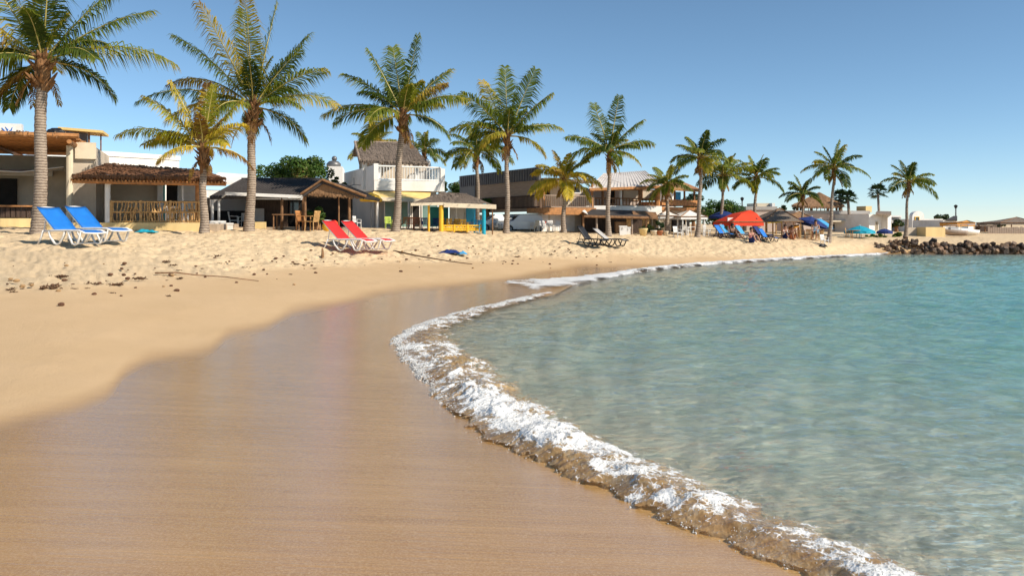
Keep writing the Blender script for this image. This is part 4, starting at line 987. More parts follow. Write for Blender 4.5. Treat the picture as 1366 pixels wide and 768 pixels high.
mb = MB(); straw_fringe(mb, (0, -.5, zt-.27), (xe, -.5, zt-.32), 240, .22, w=.04); mb.build('thatch_fringe', M['roof_grey'], r)
mb = MB(); mb.box(-.1, xe, -.6, 1.05, z2-.28, z2).box(-.1, xe, -.66, -.6, z2-.36, z2+.02); mb.build('balcony_floor', M['redwood'], r)
mb = MB(); h = F.Z(261)-z2; railing(mb, (.0, -.5, z2), (xe-.05, -.5, z2), h, .13, .02, .035); railing(mb, (xe-.05, -.45, z2), (xe-.05, 1, z2), h, .13, .02, .035); mb.build('balcony_railing', M['greyboard'], r)
mb = MB(); railing(mb, (-.16, -.4, z2), (-.16, 6.2, z2), h, .14, .02, .03); mb.build('side_railing', M['darkwood'], r)
for xx in (.05, xe-.12): mb = MB(); mb.tube([(xx, -.45, z2), (xx, -.45, zt-.35)], .07, 7); mb.build('post', M['redwood'], r)
windowed(F, r, '', 724, 733, 242, 262, 1.0, 'wood', 'door', 'dark'); windowed(F, r, '', 757, 762, 243, 262, 1.0, 'wood', 'door', 'dark'); windowed(F, r, '', 763, 774, 248, 258, 1.0)
for ua, ub_ in ((722, 731), (733, 748), (750, 766)): 
    a_, b_ = F.X(ua), F.X(ub_); MB().box(a_, b_, -.035, -.005, -.1, F.Z(284)).build('garage_door', M['white'], r)
mb = MB(); mb.box(0, bx, -.08, -.002, F.Z(282.5), F.Z(280)); mb.build('lintel', M['greyboard'], r)
mb = MB(); mb.box(-.05, -.002, 0, yb, F.Z(282), F.Z(280)); mb.build('side_band', M['roof_grey'], r)

# metal roofed house
F = Fr(800, 45, 18); r = F.thing('metal_roofed_house', 'house with pale sheet metal roof and open upper veranda', 'building')
xe = F.X(878); z2 = F.Z(275); ze = F.Z(248)
mb = MB(); mb.box(-.8, xe, 1.6, 8, -.4, z2-.1); mb.build('ground_floor_wall', M['white'], r)
mb = MB(); mb.box(-.8, xe, 2.2, 8, z2+.05, ze-.1); mb.build('upper_floor_wall', M['pinkish'], r)
mb = MB(); mb.box(-1, xe+.1, -.2, 1.6, z2-.25, z2).box(-1, xe+.1, -.26, -.2, z2-.55, z2+.02); mb.build('veranda_floor', M['white'], r)
a, b, c, d_ = F.pt(786, 251, -.9), F.pt(884, 247.5, -.9), F.pt(860, 228, 5.0), F.pt(806, 231.5, 5.0)
mb = MB(); mb.slab([a, b, c, d_], .09); nr = (b-a).cross(d_-a).normalized()
for i in range(22): t = i/21; mb.slab([a.lerp(b, t)-Vector((.02, 0, -.035)), a.lerp(b, t)+Vector((.02, 0, .035)), d_.lerp(c, t)+Vector((.02, 0, .035)), d_.lerp(c, t)-Vector((.02, 0, -.035))], .03, up=nr)
rf = mb.build('roof', M['roof_metal'], r)
mb = MB(); mb.slab([c, d_, F.pt(800, 247, 9), F.pt(870, 247, 9)], .08, up=(0, 0, 1)); mb.build('rear_slope', M['roof_metal'], rf)
mb = MB(); p, q = a-Vector((0, .02, .1)), b-Vector((0, .02, .1)); mb.tube([p, q], .09, 6); mb.build('eave_beam', M['redwood'], rf)
mb = MB(); railing(mb, (-.9, -.1, z2), (xe, -.1, z2), F.Z(264.5)-z2, .2, .03, .04); mb.build('veranda_railing', M['wood'], r)
for u, mt in ((828, 'white'), (854, 'wood'), (877, 'redwood'), (804, 'wood')):
    mb = MB(); F.post(mb, u, 251, 276, -.05, .08 if u < 870 else .16); mb.build('post', M[mt], r)
windowed(F, r, '', 812, 820, 253, 272, 2.2, 'wood', 'door', 'dark')
for ua, ub_ in ((830, 852), (856, 874)): windowed(F, r, '', ua, ub_, 253, 268, 2.2, 'wood', 'shutter', 'beige')
# right wing with orange eaves
F = Fr(879, 46.5, 40); r = F.thing('open_veranda_wing', 'open upper deck under an orange wooden eave beside the metal roof', 'building')
a, b, c, d_ = F.pt(878, 250, -1.), F.pt(937, 253.5, -1.), F.pt(915, 244, 4), F.pt(884, 242, 4)
mb = MB(); mb.slab([a, b, c, d_], .13, up=(0, 0, 1)); mb.build('roof', M['redwood'], r)
mb = MB(); straw_fringe(mb, a, b, 260, .12, w=.03); mb.build('eave_battens', M['straw'], r)
x0, x1 = F.X(879), F.X(928); z2 = F.Z(276); mb = MB(); mb.box(x0, x1, -.2, 5, z2-.2, z2); mb.build('deck', M['redwood'], r)
mb = MB(); mb.box(x0, x1, -.22, -.16, z2+.1, F.Z(266)); mb.box(x1-.05, x1, -.16, 5, z2+.1, F.Z(266)); mb.build('deck_fence', M['redwood'], r)
mb = MB(); mb.box(x0, x1-.6, .2, 5, -.4, z2-.2); mb.build('ground_floor_wall', M['cream'], r)
for u in (900, 913, 926): mb = MB(); F.post(mb, u, 251, 276, -.1, .06); mb.build('post', M['wood'], r)
mb = MB(); p = F.pt(905, 256, -.1); mb.box(p.x-.25, p.x+.35, .0, .05, p.z-.5, p.z); mb.build('hanging_towel', M['lightblue'], r)
windowed(F, r, '', 884, 892, 252, 262, 4.5, 'white'); B(F, r, 'back_wall', 'white', (880, 900, 250, 276, 4.6, 4.7))
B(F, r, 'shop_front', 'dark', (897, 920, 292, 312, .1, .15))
# kiosk
F = Fr(760, 41.5, 8); r = F.thing('driftwood_kiosk', 'low brown kiosk with black tarpaulin roof below the metal roofed house', 'kiosk')
mb = MB(); a, b, c, d_ = F.pt(779, 286, -.6), F.pt(865, 288, -.6), F.pt(862, 281.5, 2.), F.pt(790, 279, 2.); mb.slab([a, b, c, d_], .1, up=(0, 0, 1)); mb.build('roof', M['roof_dark'], r)
mb = MB(); mb.tube([a-Vector((0, .03, .1)), b-Vector((0, .03, .1))], .07, 6); mb.slab([F.pt(843, 281, .4), F.pt(875, 283, .4), F.pt(878, 291, -.5), F.pt(846, 290, -.5)], .05, up=(0, 0, 1)); mb.build('roof_beam', M['wood'], r)
mb = MB(); mb.slab([F.pt(777, 281, -.7), F.pt(784, 285, -.7), F.pt(784, 284, 2), F.pt(780, 280, 2)], .04, up=(0, 0, 1)); mb.build('white_flap', M['cloth_white'], r)
for u, mt in ((778, 'wood'), (796, 'greyboard'), (843, 'greyboard'), (862, 'wood')):
    mb = MB(); F.post(mb, u, 287, None, -.4, .055); mb.build('post', M[mt], r)
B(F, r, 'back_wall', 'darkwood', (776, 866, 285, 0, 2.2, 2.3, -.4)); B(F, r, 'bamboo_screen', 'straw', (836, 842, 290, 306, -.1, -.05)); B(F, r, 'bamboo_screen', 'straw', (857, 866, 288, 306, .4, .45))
B(F, r, 'serving_counter', 'thatch', (822, 836, 296, 0, 0, .3, -.2))
# ------------------------------------------------------------------ right part of the village
F = Fr(1018, 58, 5); r = F.thing('grey_villa', 'grey flat topped building behind the red canopy', 'building')
B(F, r, 'wall', 'pinkish', (996, 1036, 279, 0, 0, 5, -.4)); B(F, r, 'parapet', 'greywall', (995, 1037, 275.5, 280, -.1, 5.1)); B(F, r, 'stair_head', 'cream', (1010, 1026, 271, 276, 1, 3)); B(F, r, 'chimney', 'white', (1030, 1034, 271, 276, .5, 1.5))
windowed(F, r, '', 1000, 1010, 286, 296, 0)
def hip_tent(name, label, u0, u1, ve, uk, vk, d, depth, mat, post, posts, ang=5, cat='shelter', vfl=0, bulge=-.04):
    F = Fr((u0+u1)/2, d, ang); r = F.thing(name, label, cat); a, b = F.pt(u0, ve, -depth/2), F.pt(u1, ve, -depth/2); k = F.pt(uk, vk, 0)
    e1, e0 = Vector((b.x, depth/2, b.z)), Vector((a.x, depth/2, a.z)); mb = MB()
    for p, q in ((a, b), (b, e1), (e1, e0), (e0, a)):
        m1, m2 = p.lerp(k, .5)+Vector((0, 0, bulge)), q.lerp(k, .5)+Vector((0, 0, bulge))
        mb.slab([p, q, m2, m1], .03, up=(0, 0, 1)); mb.slab([m1, m2, k], .03, up=(0, 0, 1))
        if vfl: mb.slab([p, q, q-Vector((0, 0, vfl)), p-Vector((0, 0, vfl))], .02, up=((p+q)/2-Vector((k.x, k.y, (p.z+q.z)/2))).normalized())
    mb.build('canopy', M[mat], r)
    for x, y in ((a.x+.15, -depth/2+.1), (b.x-.15, -depth/2+.1), (b.x-.15, depth/2-.1), (a.x+.15, depth/2-.1))[:posts]:
        MB().tube([(x, y, -.2), (x, y, a.z*.5), (x, y, a.z)], .04, 7).build('post', M[post], r)
    mb = MB(); mb.tube([a, b], .03, 5).tube([a, k], .025, 5).tube([b, k], .025, 5).tube([e0, a], .03, 5).tube([e1, b], .03, 5); mb.build('frame', M['wood'], r)
    return F, r
hip_tent('market_canopy', 'red four sided canopy with white posts above the blue loungers', 977, 1019, 296, 1001, 280, 44.5, 2.3, 'orangered', 'plastic_white', 4, 12, 'canopy', .22, .12)
hip_tent('hip_roofed_shelter', 'brown hip roofed shelter right of the red canopy', 1019, 1072, 296, 1040, 277, 48, 3.6, 'roof_grey', 'straw', 4)
hip_tent('hip_roofed_shelter', 'smaller rust brown roofed shelter behind the blue parasol', 1046, 1090, 293, 1066, 282, 53, 3.2, 'thatch', 'wood', 4)
hip_tent('market_canopy', 'left white awning in front of the metal roofed house', 876, 908, 288, 890, 280, 45.5, 2.4, 'cloth_white', 'plastic_white', 4, 0, 'canopy', .15)
hip_tent('market_canopy', 'right white awning, larger, left of the leaning palm', 908, 944, 289, 920, 280, 45, 2.8, 'cloth_white', 'plastic_white', 4, 10, 'canopy', .15)
F = Fr(1040, 46.5, 5); r = F.thing('yellow_awning', 'small yellow awning strip under the brown shelter', 'awning'); mb = MB(); mb.slab([F.pt(1024, 297, -.5), F.pt(1043, 296, -.5), F.pt(1043, 293, .2), F.pt(1024, 294, .2)], .04, up=(0, 0, 1)); mb.build('cloth', M['yellow'], r)
for u in (1031, 1043): mb = MB(); F.post(mb, u, 296, None, -.4, .045); mb.build('post', M['straw'], r)
F = Fr(1058, 47, 8); r = F.thing('orange_windbreak', 'orange cloth sheet slung beside the brown shelter', 'windbreak'); mb = MB(); mb.slab([F.pt(1052, 306, -.4), F.pt(1066, 302, -.4), F.pt(1066, 299, .4), F.pt(1052, 302, .4)], .04, up=(0, 0, 1)); mb.build('cloth', M['orangecloth'], r)
for u in (1053, 1065): mb = MB(); F.post(mb, u, 303, None, 0, .06); mb.build('post', M['redwood'], r)
# pavilion on the long pink building
F = Fr(1082, 60, 14); r = F.thing('long_pink_building', 'long low pinkish building with a flat roof behind the parasols', 'building')
x0, x1 = F.X(1062), F.X(1158); z = F.Z(281, (x0+x1)/2); mb = MB(); mb.box(x0, x1, 0, 7, -.6, z-.25); w_ = mb.build('wall', M['pinkish'], r)
mb = MB(); mb.box(x0-.1, x1+.1, -.1, 7.1, z-.25, z); mb.build('parapet', M['greywall'], w_)
mb = MB(); mb.box(F.X(1098), F.X(1146), -.9, .0, F.Z(296), F.Z(294)); mb.build('porch_slab', M['cream'], r)
for ua, ub_ in ((1126, 1135), (1108, 1114), (1086, 1094)): windowed(F, r, '', ua, ub_, 298, 306, 0, 'white')
B(F, r, 'chimney', 'yellow_wall', (1155, 1163, 275, 283, .5, 1.6))
F = Fr(1093, 62, 0); r = F.thing('thatched_pavilion', 'wide brown thatched pavilion on posts above the pink building', 'pavilion', X=0, Y=0)
a, b = F.pt(1056, 274, -1.5), F.pt(1126, 274, -1.5); k = F.pt(1093, 257, 1.0); e1, e0 = F.pt(1121, 275, 3.5), F.pt(1062, 275, 3.5)
mb = MB()
ring = [a, F.pt(1075, 275.5, -2.4), F.pt(1108, 275.5, -2.4), b, e1, e0]
for i in range(6):
    p, q = ring[i], ring[(i+1) % 6]; mb.slab([p, q, k], .12, up=(0, 0, 1)); straw_fringe(mb, p, q, 160, .18, w=.04)
    for j in range(80):
        s, t = rnd.random(), rnd.random(); c = p.lerp(q, s).lerp(k, t)+Vector((0, 0, .04)); e = c+(p.lerp(q, s)-k).normalized()*.5; mb.add([c-Vector((.03, 0, 0)), c+Vector((.03, 0, 0)), e], [(0, 1, 2)])
mb.build('roof', M['thatch'], r)
for u, Y in ((1064, -.9), (1082, -1.6), (1104, -1.6), (1120, -.9), (1068, 2.8), (1116, 2.8)):
    mb = MB(); F.post(mb, u, 273.5, 286, Y, .09); mb.build('post', M['wood'], r)
mb = MB(); railing(mb, F.pt(1062, 283, -1.2), F.pt(1122, 283, -1.2), .5, .3, .03, .04); mb.build('railing', M['wood'], r)
# dark sculpture-like plant pot with spikes between roofs
tree('roof_plant', 'spiky dark plant on the roof left of the small thin palm', 'plant', 1048, 54, 1040, 1056, 273, 284, 350, .16, 33, 'leaf_dark', 6, trunk=False)
tree('roof_plant', 'tiny leafy plant on the roof edge beside the pavilion', 'plant', 1060, 56, 1057, 1063, 276, 284, 150, .14, 34, 'leaf_dark', 4, trunk=False)
# white house
F = Fr(1163, 58, 28); r = F.thing('white_cube_house', 'bright white flat roofed house right of the pink building', 'building')
x1 = F.X(1187); z = F.Z(286); mb = MB(); mb.box(-.3, x1, 0, 6, -.6, z); mb.build('wall', M['white'], r); windowed(F, r, '', 1167.5, 1170.5, 295, 308, 0, 'cream')
mb = MB(); mb.slab([F.pt(1168, 284, -.8), F.pt(1189, 285, -.8), F.pt(1189, 282, 3), F.pt(1170, 281.5, 3)], .12, up=(0, 0, 1)); mb.build('roof_slab', M['roof_grey'], r)
mb = MB(); mb.box(F.X(1176), F.X(1181), -.5, .0, -.6, z); mb.build('pier', M['white'], r)
F = Fr(1190, 68, 10); r = F.thing('grey_house', 'greyish low house between the white house and the lone palm', 'building'); B(F, r, 'wall', 'greywall', (1183, 1202, 289, 0, 0, 4, -.6)); B(F, r, 'roof_slab', 'white', (1182, 1203, 287.5, 289.5, -.2, 4.1)); windowed(F, r, '', 1186, 1190, 294, 302, 0)
F = Fr(1235, 66, 10); r = F.thing('white_arched_house', 'low white house with a round topped gable behind the yellow wall', 'building')
B(F, r, 'wall', 'white', (1222, 1252, 293, 0, 0, 4, -.6)); mb = MB(); p = F.pt(1224, 292, 0); 
q = F.pt(1224, 284, 0); hw = (F.X(1232)-F.X(1216))/2; arc = [(p.x-hw, p.z-1.5), (p.x+hw, p.z-1.5)] + [(p.x+hw*math.cos(a), q.z-.3+.45*math.sin(a)) for a in np.linspace(0, math.pi, 11)]
mb.add([(x, -.1, z) for x, z in arc]+[(x, .3, z) for x, z in arc], [tuple(range(13)), tuple(reversed(range(13, 26)))]+[((i+1) % 13, i, i+13, (i+1) % 13+13) for i in range(13)]); mb.build('gable', M['white'], r)
windowed(F, r, '', 1220, 1226, 289, 296, -.1, 'yellow'); windowed(F, r, '', 1234, 1240, 296, 303, 0)
F = Fr(1268, 60, 4); r = F.thing('white_block_house', 'plain white block house beside the tall thin lamp post', 'building'); B(F, r, 'wall', 'white', (1258, 1277, 293.5, 0, 0, 4, -.6))
mb = MB(); mb.slab([F.pt(1262, 293, -.2), F.pt(1277, 293, -.2), F.pt(1277, 288, 2), F.pt(1272, 288, 2)], .1, up=(0, 0, 1)); mb.build('roof', M['roof_dark'], r)
F = Fr(1243, 75, 5); r = F.thing('white_roof_shed', 'shallow white roofed shed behind the yellow wall', 'shed'); B(F, r, 'wall', 'greywall', (1232, 1256, 294, 0, 0, 3, -.6)); B(F, r, 'roof', 'white', (1230, 1258, 292, 295, -.3, 3.2))
F = Fr(1230, 51.5, 4); r = F.thing('garden_wall', 'beige and yellow rendered garden wall above the rocks', 'wall')
B(F, r, 'left_bay', 'beige', (1211, 1236, 303.5, 0, 1.0, 1.25, -.4)); B(F, r, 'front_bay', 'yellow_wall', (1235, 1261, 303, 0, 0, 1.2, -.4), label='sunlit yellow front bay'); 
F = Fr(1345, 58, 0); r = F.thing('plank_fence', 'grey brown plank fence running to the right edge', 'fence')
mb = MB(); x = F.X(1318)
while x < F.X(1420): h = rnd.uniform(-.04, .04); mb.box(x, x+.15, 0, .04, -.4, F.Z(303)+h); x += .17
mb.build('boards', M['greyboard'], r); mb = MB(); mb.box(F.X(1318), F.X(1420), .04, .10, F.Z(306)-.05, F.Z(306)+.05); mb.build('rail', M['wood'], r)
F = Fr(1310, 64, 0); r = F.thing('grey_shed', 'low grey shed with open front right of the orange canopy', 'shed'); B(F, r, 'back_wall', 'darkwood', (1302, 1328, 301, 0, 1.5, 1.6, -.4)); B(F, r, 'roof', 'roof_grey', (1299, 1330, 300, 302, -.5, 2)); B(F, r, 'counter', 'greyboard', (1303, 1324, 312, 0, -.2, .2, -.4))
for u in (1301, 1314, 1328): mb = MB(); F.post(mb, u, 302, None, -.3, .05); mb.build('post', M['wood'], r)
hip_tent('thatched_hut', 'olive thatched hut roof at the far right edge', 1334, 1385, 297, 1356, 289.5, 60, 3, 'roof_grey', 'wood', 4, 0, 'hut', .15)
hip_tent('market_canopy', 'small orange canopy beyond the white boat', 1276, 1301, 297, 1290, 294, 57, 2.2, 'orangecloth', 'straw', 4, 0, 'canopy', .25)
# lamp posts
def lamp(u, v, d, label):
    b = G(u, d); r = empty('lamp_post', b, 0, label, 'lamp post'); h = (H-(v-HZ)*d/FP)-b.z
    MB().tube([(0, 0, -.2), (0, 0, h*.5), (0, 0, h-.1)], [.08, .06, .05], 8).build('pole', M['metal'], r)
    MB().lathe([(.05, h-.2), (.12, h-.08), (.15, h+.04), (.04, h+.12)], n=10).build('lamp_head', M['black'], r)
lamp(1275, 275, 66, 'tall thin lamp post with dark head beside the white block house'); lamp(990, 265, 62, 'dark lamp post between the green tree and the red canopy')

# boats at the rocks
def boat(u, d, rz, L, label, cover, hull):
    b = G(u, d); r = empty('small_boat', b, rz, label, 'boat'); r.scale = (.5,)*3; mb = MB(); N = 11; secs = []
    for i in range(N):
        t = i/(N-1); w = .85*math.sin(min(1, .35+t*.9)*math.pi/2)*(1-t**3.5*.98); sh = .75+.35*t*t
        secs.append([(-L/2+L*t, -w, sh), (-L/2+L*t, -w*.8, .35), (-L/2+L*t, 0, .08+.4*t**4), (-L/2+L*t, w*.8, .35), (-L/2+L*t, w, sh), (-L/2+L*t, w*.86, sh-.02), (-L/2+L*t, 0, .35+.45*t**4), (-L/2+L*t, -w*.86, sh-.02)])
    vs = [p for s_ in secs for p in s_]; fs = [(i*8+k, i*8+(k+1) % 8, (i+1)*8+(k+1) % 8, (i+1)*8+k) for i in range(N-1) for k in range(8)]+[tuple(reversed(range(8))), tuple(range(8*N-8, 8*N))]
    mb.add(vs, fs); mb.build('hull', M[hull], r, True)
    MB().box(-.4, .5, -.5, .5, .7, 1.25).build('cabin', M['plastic_white'], r)
    MB().slab([(-.8, -.65, 1.55), (.7, -.65, 1.5), (.7, .65, 1.5), (-.8, .65, 1.55)], .05).build('canopy', M[cover], r)
    for x, y in ((-.7, .55), (-.7, -.55), (.6, .55), (.6, -.55)): MB().tube([(x, y, .7), (x, y, 1.52)], .025, 5).build('stanchion', M['metal'], r)
    return r
boat(1291, 53.5, R_(200), 3.4, 'small white boat with a blue canopy drawn up above the rocks', 'bluepaint', 'plastic_white')
boat(1272, 52, R_(170), 3.2, 'grey hulled boat resting beside the yellow wall', 'greycloth', 'greyboard')

# rocks of the small jetty
import bmesh
protos = []
for k in range(9):
    bm = bmesh.new(); bmesh.ops.create_icosphere(bm, subdivisions=3, radius=1)
    for v in bm.verts:
        n = v.co.normalized(); q = np.array([n.x, n.y, n.z])
        f = 1+.38*float(perlin([q[0]*1.3+k*5], [q[1]*1.3], [q[2]*1.3])[0])+.16*float(perlin([q[0]*3.5+k*9], [q[1]*3.5], [q[2]*3.5])[0])
        v.co = Vector((n.x*1.15, n.y*.9, n.z*.72))*f
    for i in range(13):
        nn = Vector((rnd.gauss(0, 1), rnd.gauss(0, 1), rnd.gauss(0, .8))).normalized(); dd_ = rnd.uniform(.40, .70)
        for v in bm.verts:
            e = v.co.dot(nn)-dd_
            if e > 0: v.co -= nn*e*1.0
    me = bpy.data.meshes.new('rock'); bm.to_mesh(me); bm.free(); me.materials.append(M['rock']); protos.append(me)
rr = random.Random(4)
def rock(u, d, s, zoff, label, grp):
    b = G(u, d); o = bpy.data.objects.new('rock', protos[rr.randrange(9)]); COL.objects.link(o)
    o.location = (b.x, b.y, max(b.z, -.15)+zoff); o.rotation_euler = (rr.uniform(-.5, .5), rr.uniform(-.5, .5), rr.uniform(0, 6.28)); o.scale = (s, s*rr.uniform(.8, 1.1), s*rr.uniform(.7, 1.05))
    tag(o, label, 'rock', grp)
for i in range(296):
    u = rr.uniform(1184, 1400); q = min(1, (u-1180)/60)
    row = rr.random(); d = 43.6+.9*(1-q)+row*2.2
    s = (rr.uniform(.10, .28) if rr.random() < .8 else rr.uniform(.25, .36))*(.6+.4*q)
    pile = (.05+.40*q)*math.sin(math.pi*min(.9, .08+row*.75))*rr.uniform(.3, 1.05)
    rock(u, d, s, max(0, min(pile+.05, .72-tz((u-CX)*d/FP, d)) ), 'dark broken rock heaped in the small jetty by the water', 'rocks of the jetty')
for u, d, s in ((1171, 45.3, .22), (1176, 45.4, .3), (1184, 45, .33), (1168, 45.6, .16)): rock(u, d, s, .05, 'low dark boulder at the sandy left end of the jetty', 'boulders at the left end of the jetty')
rock(1208, 48, .22, .05, 'single dark stone on the sand below the lone palm', None)

# ------------------------------------------------------------------ loungers
def lounger(u, d, rz, sl, label, frame='plastic_white', back=46, wdt=.33, grp='sun loungers on the sand', foot=.95):
    r = empty('sun_lounger', G(u, d), rz, label, 'sun lounger', grp); W = wdt
    ca, sa = math.cos(R_(back)), math.sin(R_(back)); bl = .88; hx = -.12
    mb = MB()
    for s in (-1, 1): mb.tube([(hx-.35, s*W, .34), (hx, s*W, .36), (.3, s*W, .365), (.8, s*W, .36), (foot+.05, s*W*.98, .30)], [.022, .028, .03, .03, .024], 7)
    mb.tube([(foot+.05, -W, .30), (foot+.08, 0, .29), (foot+.05, W, .30)], .024, 7).tube([(hx, -W, .36), (hx, W, .36)], .02, 6)
    mb.build('frame', M[frame], r, True)
    mb = MB()
    for s in (-1, 1): mb.tube([(hx, s*(W-.02), .37), (hx-bl*.5*ca, s*(W-.02), .37+bl*.5*sa), (hx-bl*ca, s*(W-.05), .37+bl*sa)], .022, 7)
    mb.tube([(hx-bl*ca, -W+.05, .37+bl*sa), (hx-bl*ca-.02, 0, .39+bl*sa), (hx-bl*ca, W-.05, .37+bl*sa)], .02, 6)
    mb.build('backrest_frame', M[frame], r, True)
    n = 8
    def sling(pts):
        m = MB(); vs = []
        for (x, z) in pts:
            for k in range(5): y = -W+2*W*k/4; vs.append((x, y, z-.02*math.sin(math.pi*k/4)))
        N = len(pts); o = len(vs); vs += [(x, y, z-.012) for x, y, z in vs]
        fs = [(i*5+k, (i+1)*5+k, (i+1)*5+k+1, i*5+k+1) for i in range(N-1) for k in range(4)]
        fs += [tuple(reversed([q+o for q in f])) for f in fs]
        bd = [i*5 for i in range(N)]+[(N-1)*5+k for k in range(1, 5)]+[i*5+4 for i in range(N-2, -1, -1)]+[3, 2, 1]
        fs += [(bd[(i+1) % len(bd)], bd[i], bd[i]+o, bd[(i+1) % len(bd)]+o) for i in range(len(bd))]
        m.add(vs, fs); return m
    sling([(hx+.01+(foot-hx)*t, .40-.02*math.sin(math.pi*t)-.10*max(0, t-.7)/.3) for t in np.linspace(0, 1, n)]).build('seat_sling', M[sl], r, True)
    sling([(hx-bl*ca*t+.03*sa, .40+bl*sa*t+.03*ca-.02) for t in np.linspace(0, 1.0, n)]).build('backrest_sling', M[sl], r, True)
    for s in (-1, 1):
        for x0, x1, xm in ((.88, .42, .66), (.30, -.28, .02)):
            mb = MB(); y = s*(W+.01); k = 1 if x0 > .5 else 1
            pts = [(x0, y, .33), (x0-.06, y, .20), (xm+.09, y, .03), (xm, y, .0), (xm-.09, y, .03), (x1+.05, y, .2), (x1, y, .34)]
            mb.tube(pts, [.025, .03, .03, .032, .03, .03, .025], 7); mb.build('leg', M[frame], r, True)
        mb = MB(); mb.tube([(hx-.38, s*W, .36), (hx-.46, s*W, .18), (hx-.60, s*W, -.02)], .024, 6); mb.build('rear_leg', M[frame], r, True)
        mb = MB(); mb.tube([(hx-.40, s*(W-.04), .36), (hx-bl*.55*ca, s*(W-.05), .37+bl*.5*sa)], .014, 5); mb.build('backrest_strut', M[frame], r)
    MB().tube([(.66, -W, .03), (.66, W, .03)], .016, 5).build('crossbar', M[frame], r)
    return r
lounger(91, 21.0, R_(-22), 'blue', 'left blue sun lounger with white frame, its raised back nearest the tallest palm', back=42)
lounger(127, 21.9, R_(-22), 'blue', 'right blue sun lounger with white frame, overlapping its neighbour', back=41)
lounger(462, 26.6, R_(-24), 'red', 'left red sun lounger, nearest the brown stake in the sand', back=43)
lounger(487, 27.3, R_(-24), 'red', 'right red sun lounger with a white foot end', back=42)
lounger(787, 35.5, R_(-35), 'black', 'black sun lounger with its back raised, seen from its side', 'black', back=52).scale = (.8,)*3
lounger(812, 36.0, R_(-28), 'greycloth', 'pale grey sun lounger beside the black one', 'black', back=38).scale = (.85,)*3
for i, (u, d, sl, lb, a) in enumerate([(964, 42.0, 'blue', 'deep blue lounger at the left of the group below the red canopy', -48), (971, 43.0, 'lightblue', 'pale blue lounger just behind the leftmost deep blue one', -45), (992, 42.6, 'lightblue', 'light blue lounger in the middle of the group below the red canopy', -50), (1016, 42.9, 'darkblue', 'navy lounger second from the right below the red canopy', -48), (1023, 42.2, 'blue', 'rightmost deep blue lounger below the red canopy', -48)]):
    lounger(u, d, R_(a), sl, lb, 'black' if i in (0, 3, 4) else 'plastic_white', back=52).scale = (.64,)*3

# ------------------------------------------------------------------ parasols, chairs, tables
def parasol(u, v, d, R, mat, label, tilt=0, h0=None, fold=False):
    b = G(u, d); r = empty('parasol', b, 0, label, 'parasol'); h = (H-(v-HZ)*d/FP)-b.z
    Mx = Matrix.Rotation(R_(tilt), 3, 'Y'); k = Vector((0, 0, h))
    MB().tube([(0, 0, -.2), (0, 0, h*.5), k+Vector((0, 0, -.05))], .028, 7).build('pole', M['plastic_white'], r)
    mb = MB(); vs = [k]; hh = R*.38
    for j in (1, 2, 3):
        for i in range(16):
            a = math.pi*i/8; q = j/3; rr_ = R*q*(1 if i % 2 == 0 else .955); vs.append(k+Mx@Vector((rr_*math.cos(a), rr_*math.sin(a), -hh*(q**1.15)-(0 if i % 2 == 0 else -.02))))
    for i in range(16):
        a = math.pi*i/8; vs.append(k+Mx@Vector((R*1.0*math.cos(a), R*math.sin(a), -hh-.14)))
    fs = [(0, 1+i, 1+(i+1) % 16) for i in range(16)]+[(1+16*j+i, 17+16*j+i, 17+16*j+(i+1) % 16, 1+16*j+(i+1) % 16) for j in range(3) for i in range(16)]
    mb.add(vs, fs); o = mb.build('canopy', M[mat], r); md = o.modifiers.new('thick', 'SOLIDIFY'); md.thickness = .012
    mb = MB()
    for i in range(8): a = math.pi*i/4; mb.tube([k+Mx@Vector((0, 0, -.3)), k+Mx@Vector((R*.95*math.cos(a), R*.95*math.sin(a), -hh-.02))], .01, 4)
    mb.build('ribs', M['metal'], r)
    MB().ball(k+Vector((0, 0, .03)), .04).build('finial', M['plastic_white'], r)
parasol(965, 281, 46.5, .85, 'darkblue', 'navy parasol behind the left edge of the red canopy')
parasol(1083, 289, 47.5, 1.0, 'darkblue', 'dark blue parasol tilted towards the right beside the tall thin palm', 14)
parasol(1095, 292, 50, .85, 'lightblue', 'light blue parasol half behind the dark blue one', 16)
parasol(1147, 301, 48.5, .9, 'turq', 'turquoise parasol in front of the pink building')
parasol(1180, 305, 52, .5, 'darkblue', 'tiny navy parasol in front of the white house')
def chair(loc, rz, mat, label, grp, plastic=True):
    r = empty('garden_chair' if plastic else 'wooden_chair', loc, rz, label, 'chair', grp)
    far_ = Vector(loc).y; r.scale = (float(np.interp(far_, [33, 36], [.9, .66])),)*3
    MB().box(-.22, .22, -.22, .22, .40, .44).build('seat', M[mat], r)
    mb = MB(); rt_ = Matrix.Rotation(R_(-10), 3, 'X')
    for x in np.linspace(-.19, .19, 5): mb.box(x-.03, x+.03, .20, .225, .44, .88, rt_, (0, .2, .44))
    mb.box(-.23, .23, .195, .23, .82, .90, rt_, (0, .2, .44)); mb.build('backrest', M[mat], r)
    for x in (-.2, .2):
        for y in (-.2, .2): MB().tube([(x*1.1, y*1.12, 0), (x, y, .42)], .022, 6).build('leg', M[mat], r)
        MB().tube([(x*1.15, -.2, .42), (x*1.15, -.2, .64), (x*1.15, .18, .66)], .02, 6).build('armrest', M[mat], r)
    return r
def table(loc, rz, mat, label, w=.45, grp=None, h=.72):
    r = empty('table', loc, rz, label, 'table', grp); r.scale = (float(np.interp(Vector(loc).y, [33, 36], [.9, .66])),)*3; MB().box(-w, w, -w*.8, w*.8, h-.04, h).build('tabletop', M[mat], r)
    for x in (-w+.06, w-.06):
        for y in (-w*.8+.06, w*.8-.06): MB().tube([(x, y, -.1), (x, y, h-.04)], .028, 6).build('leg', M[mat], r)
    return r
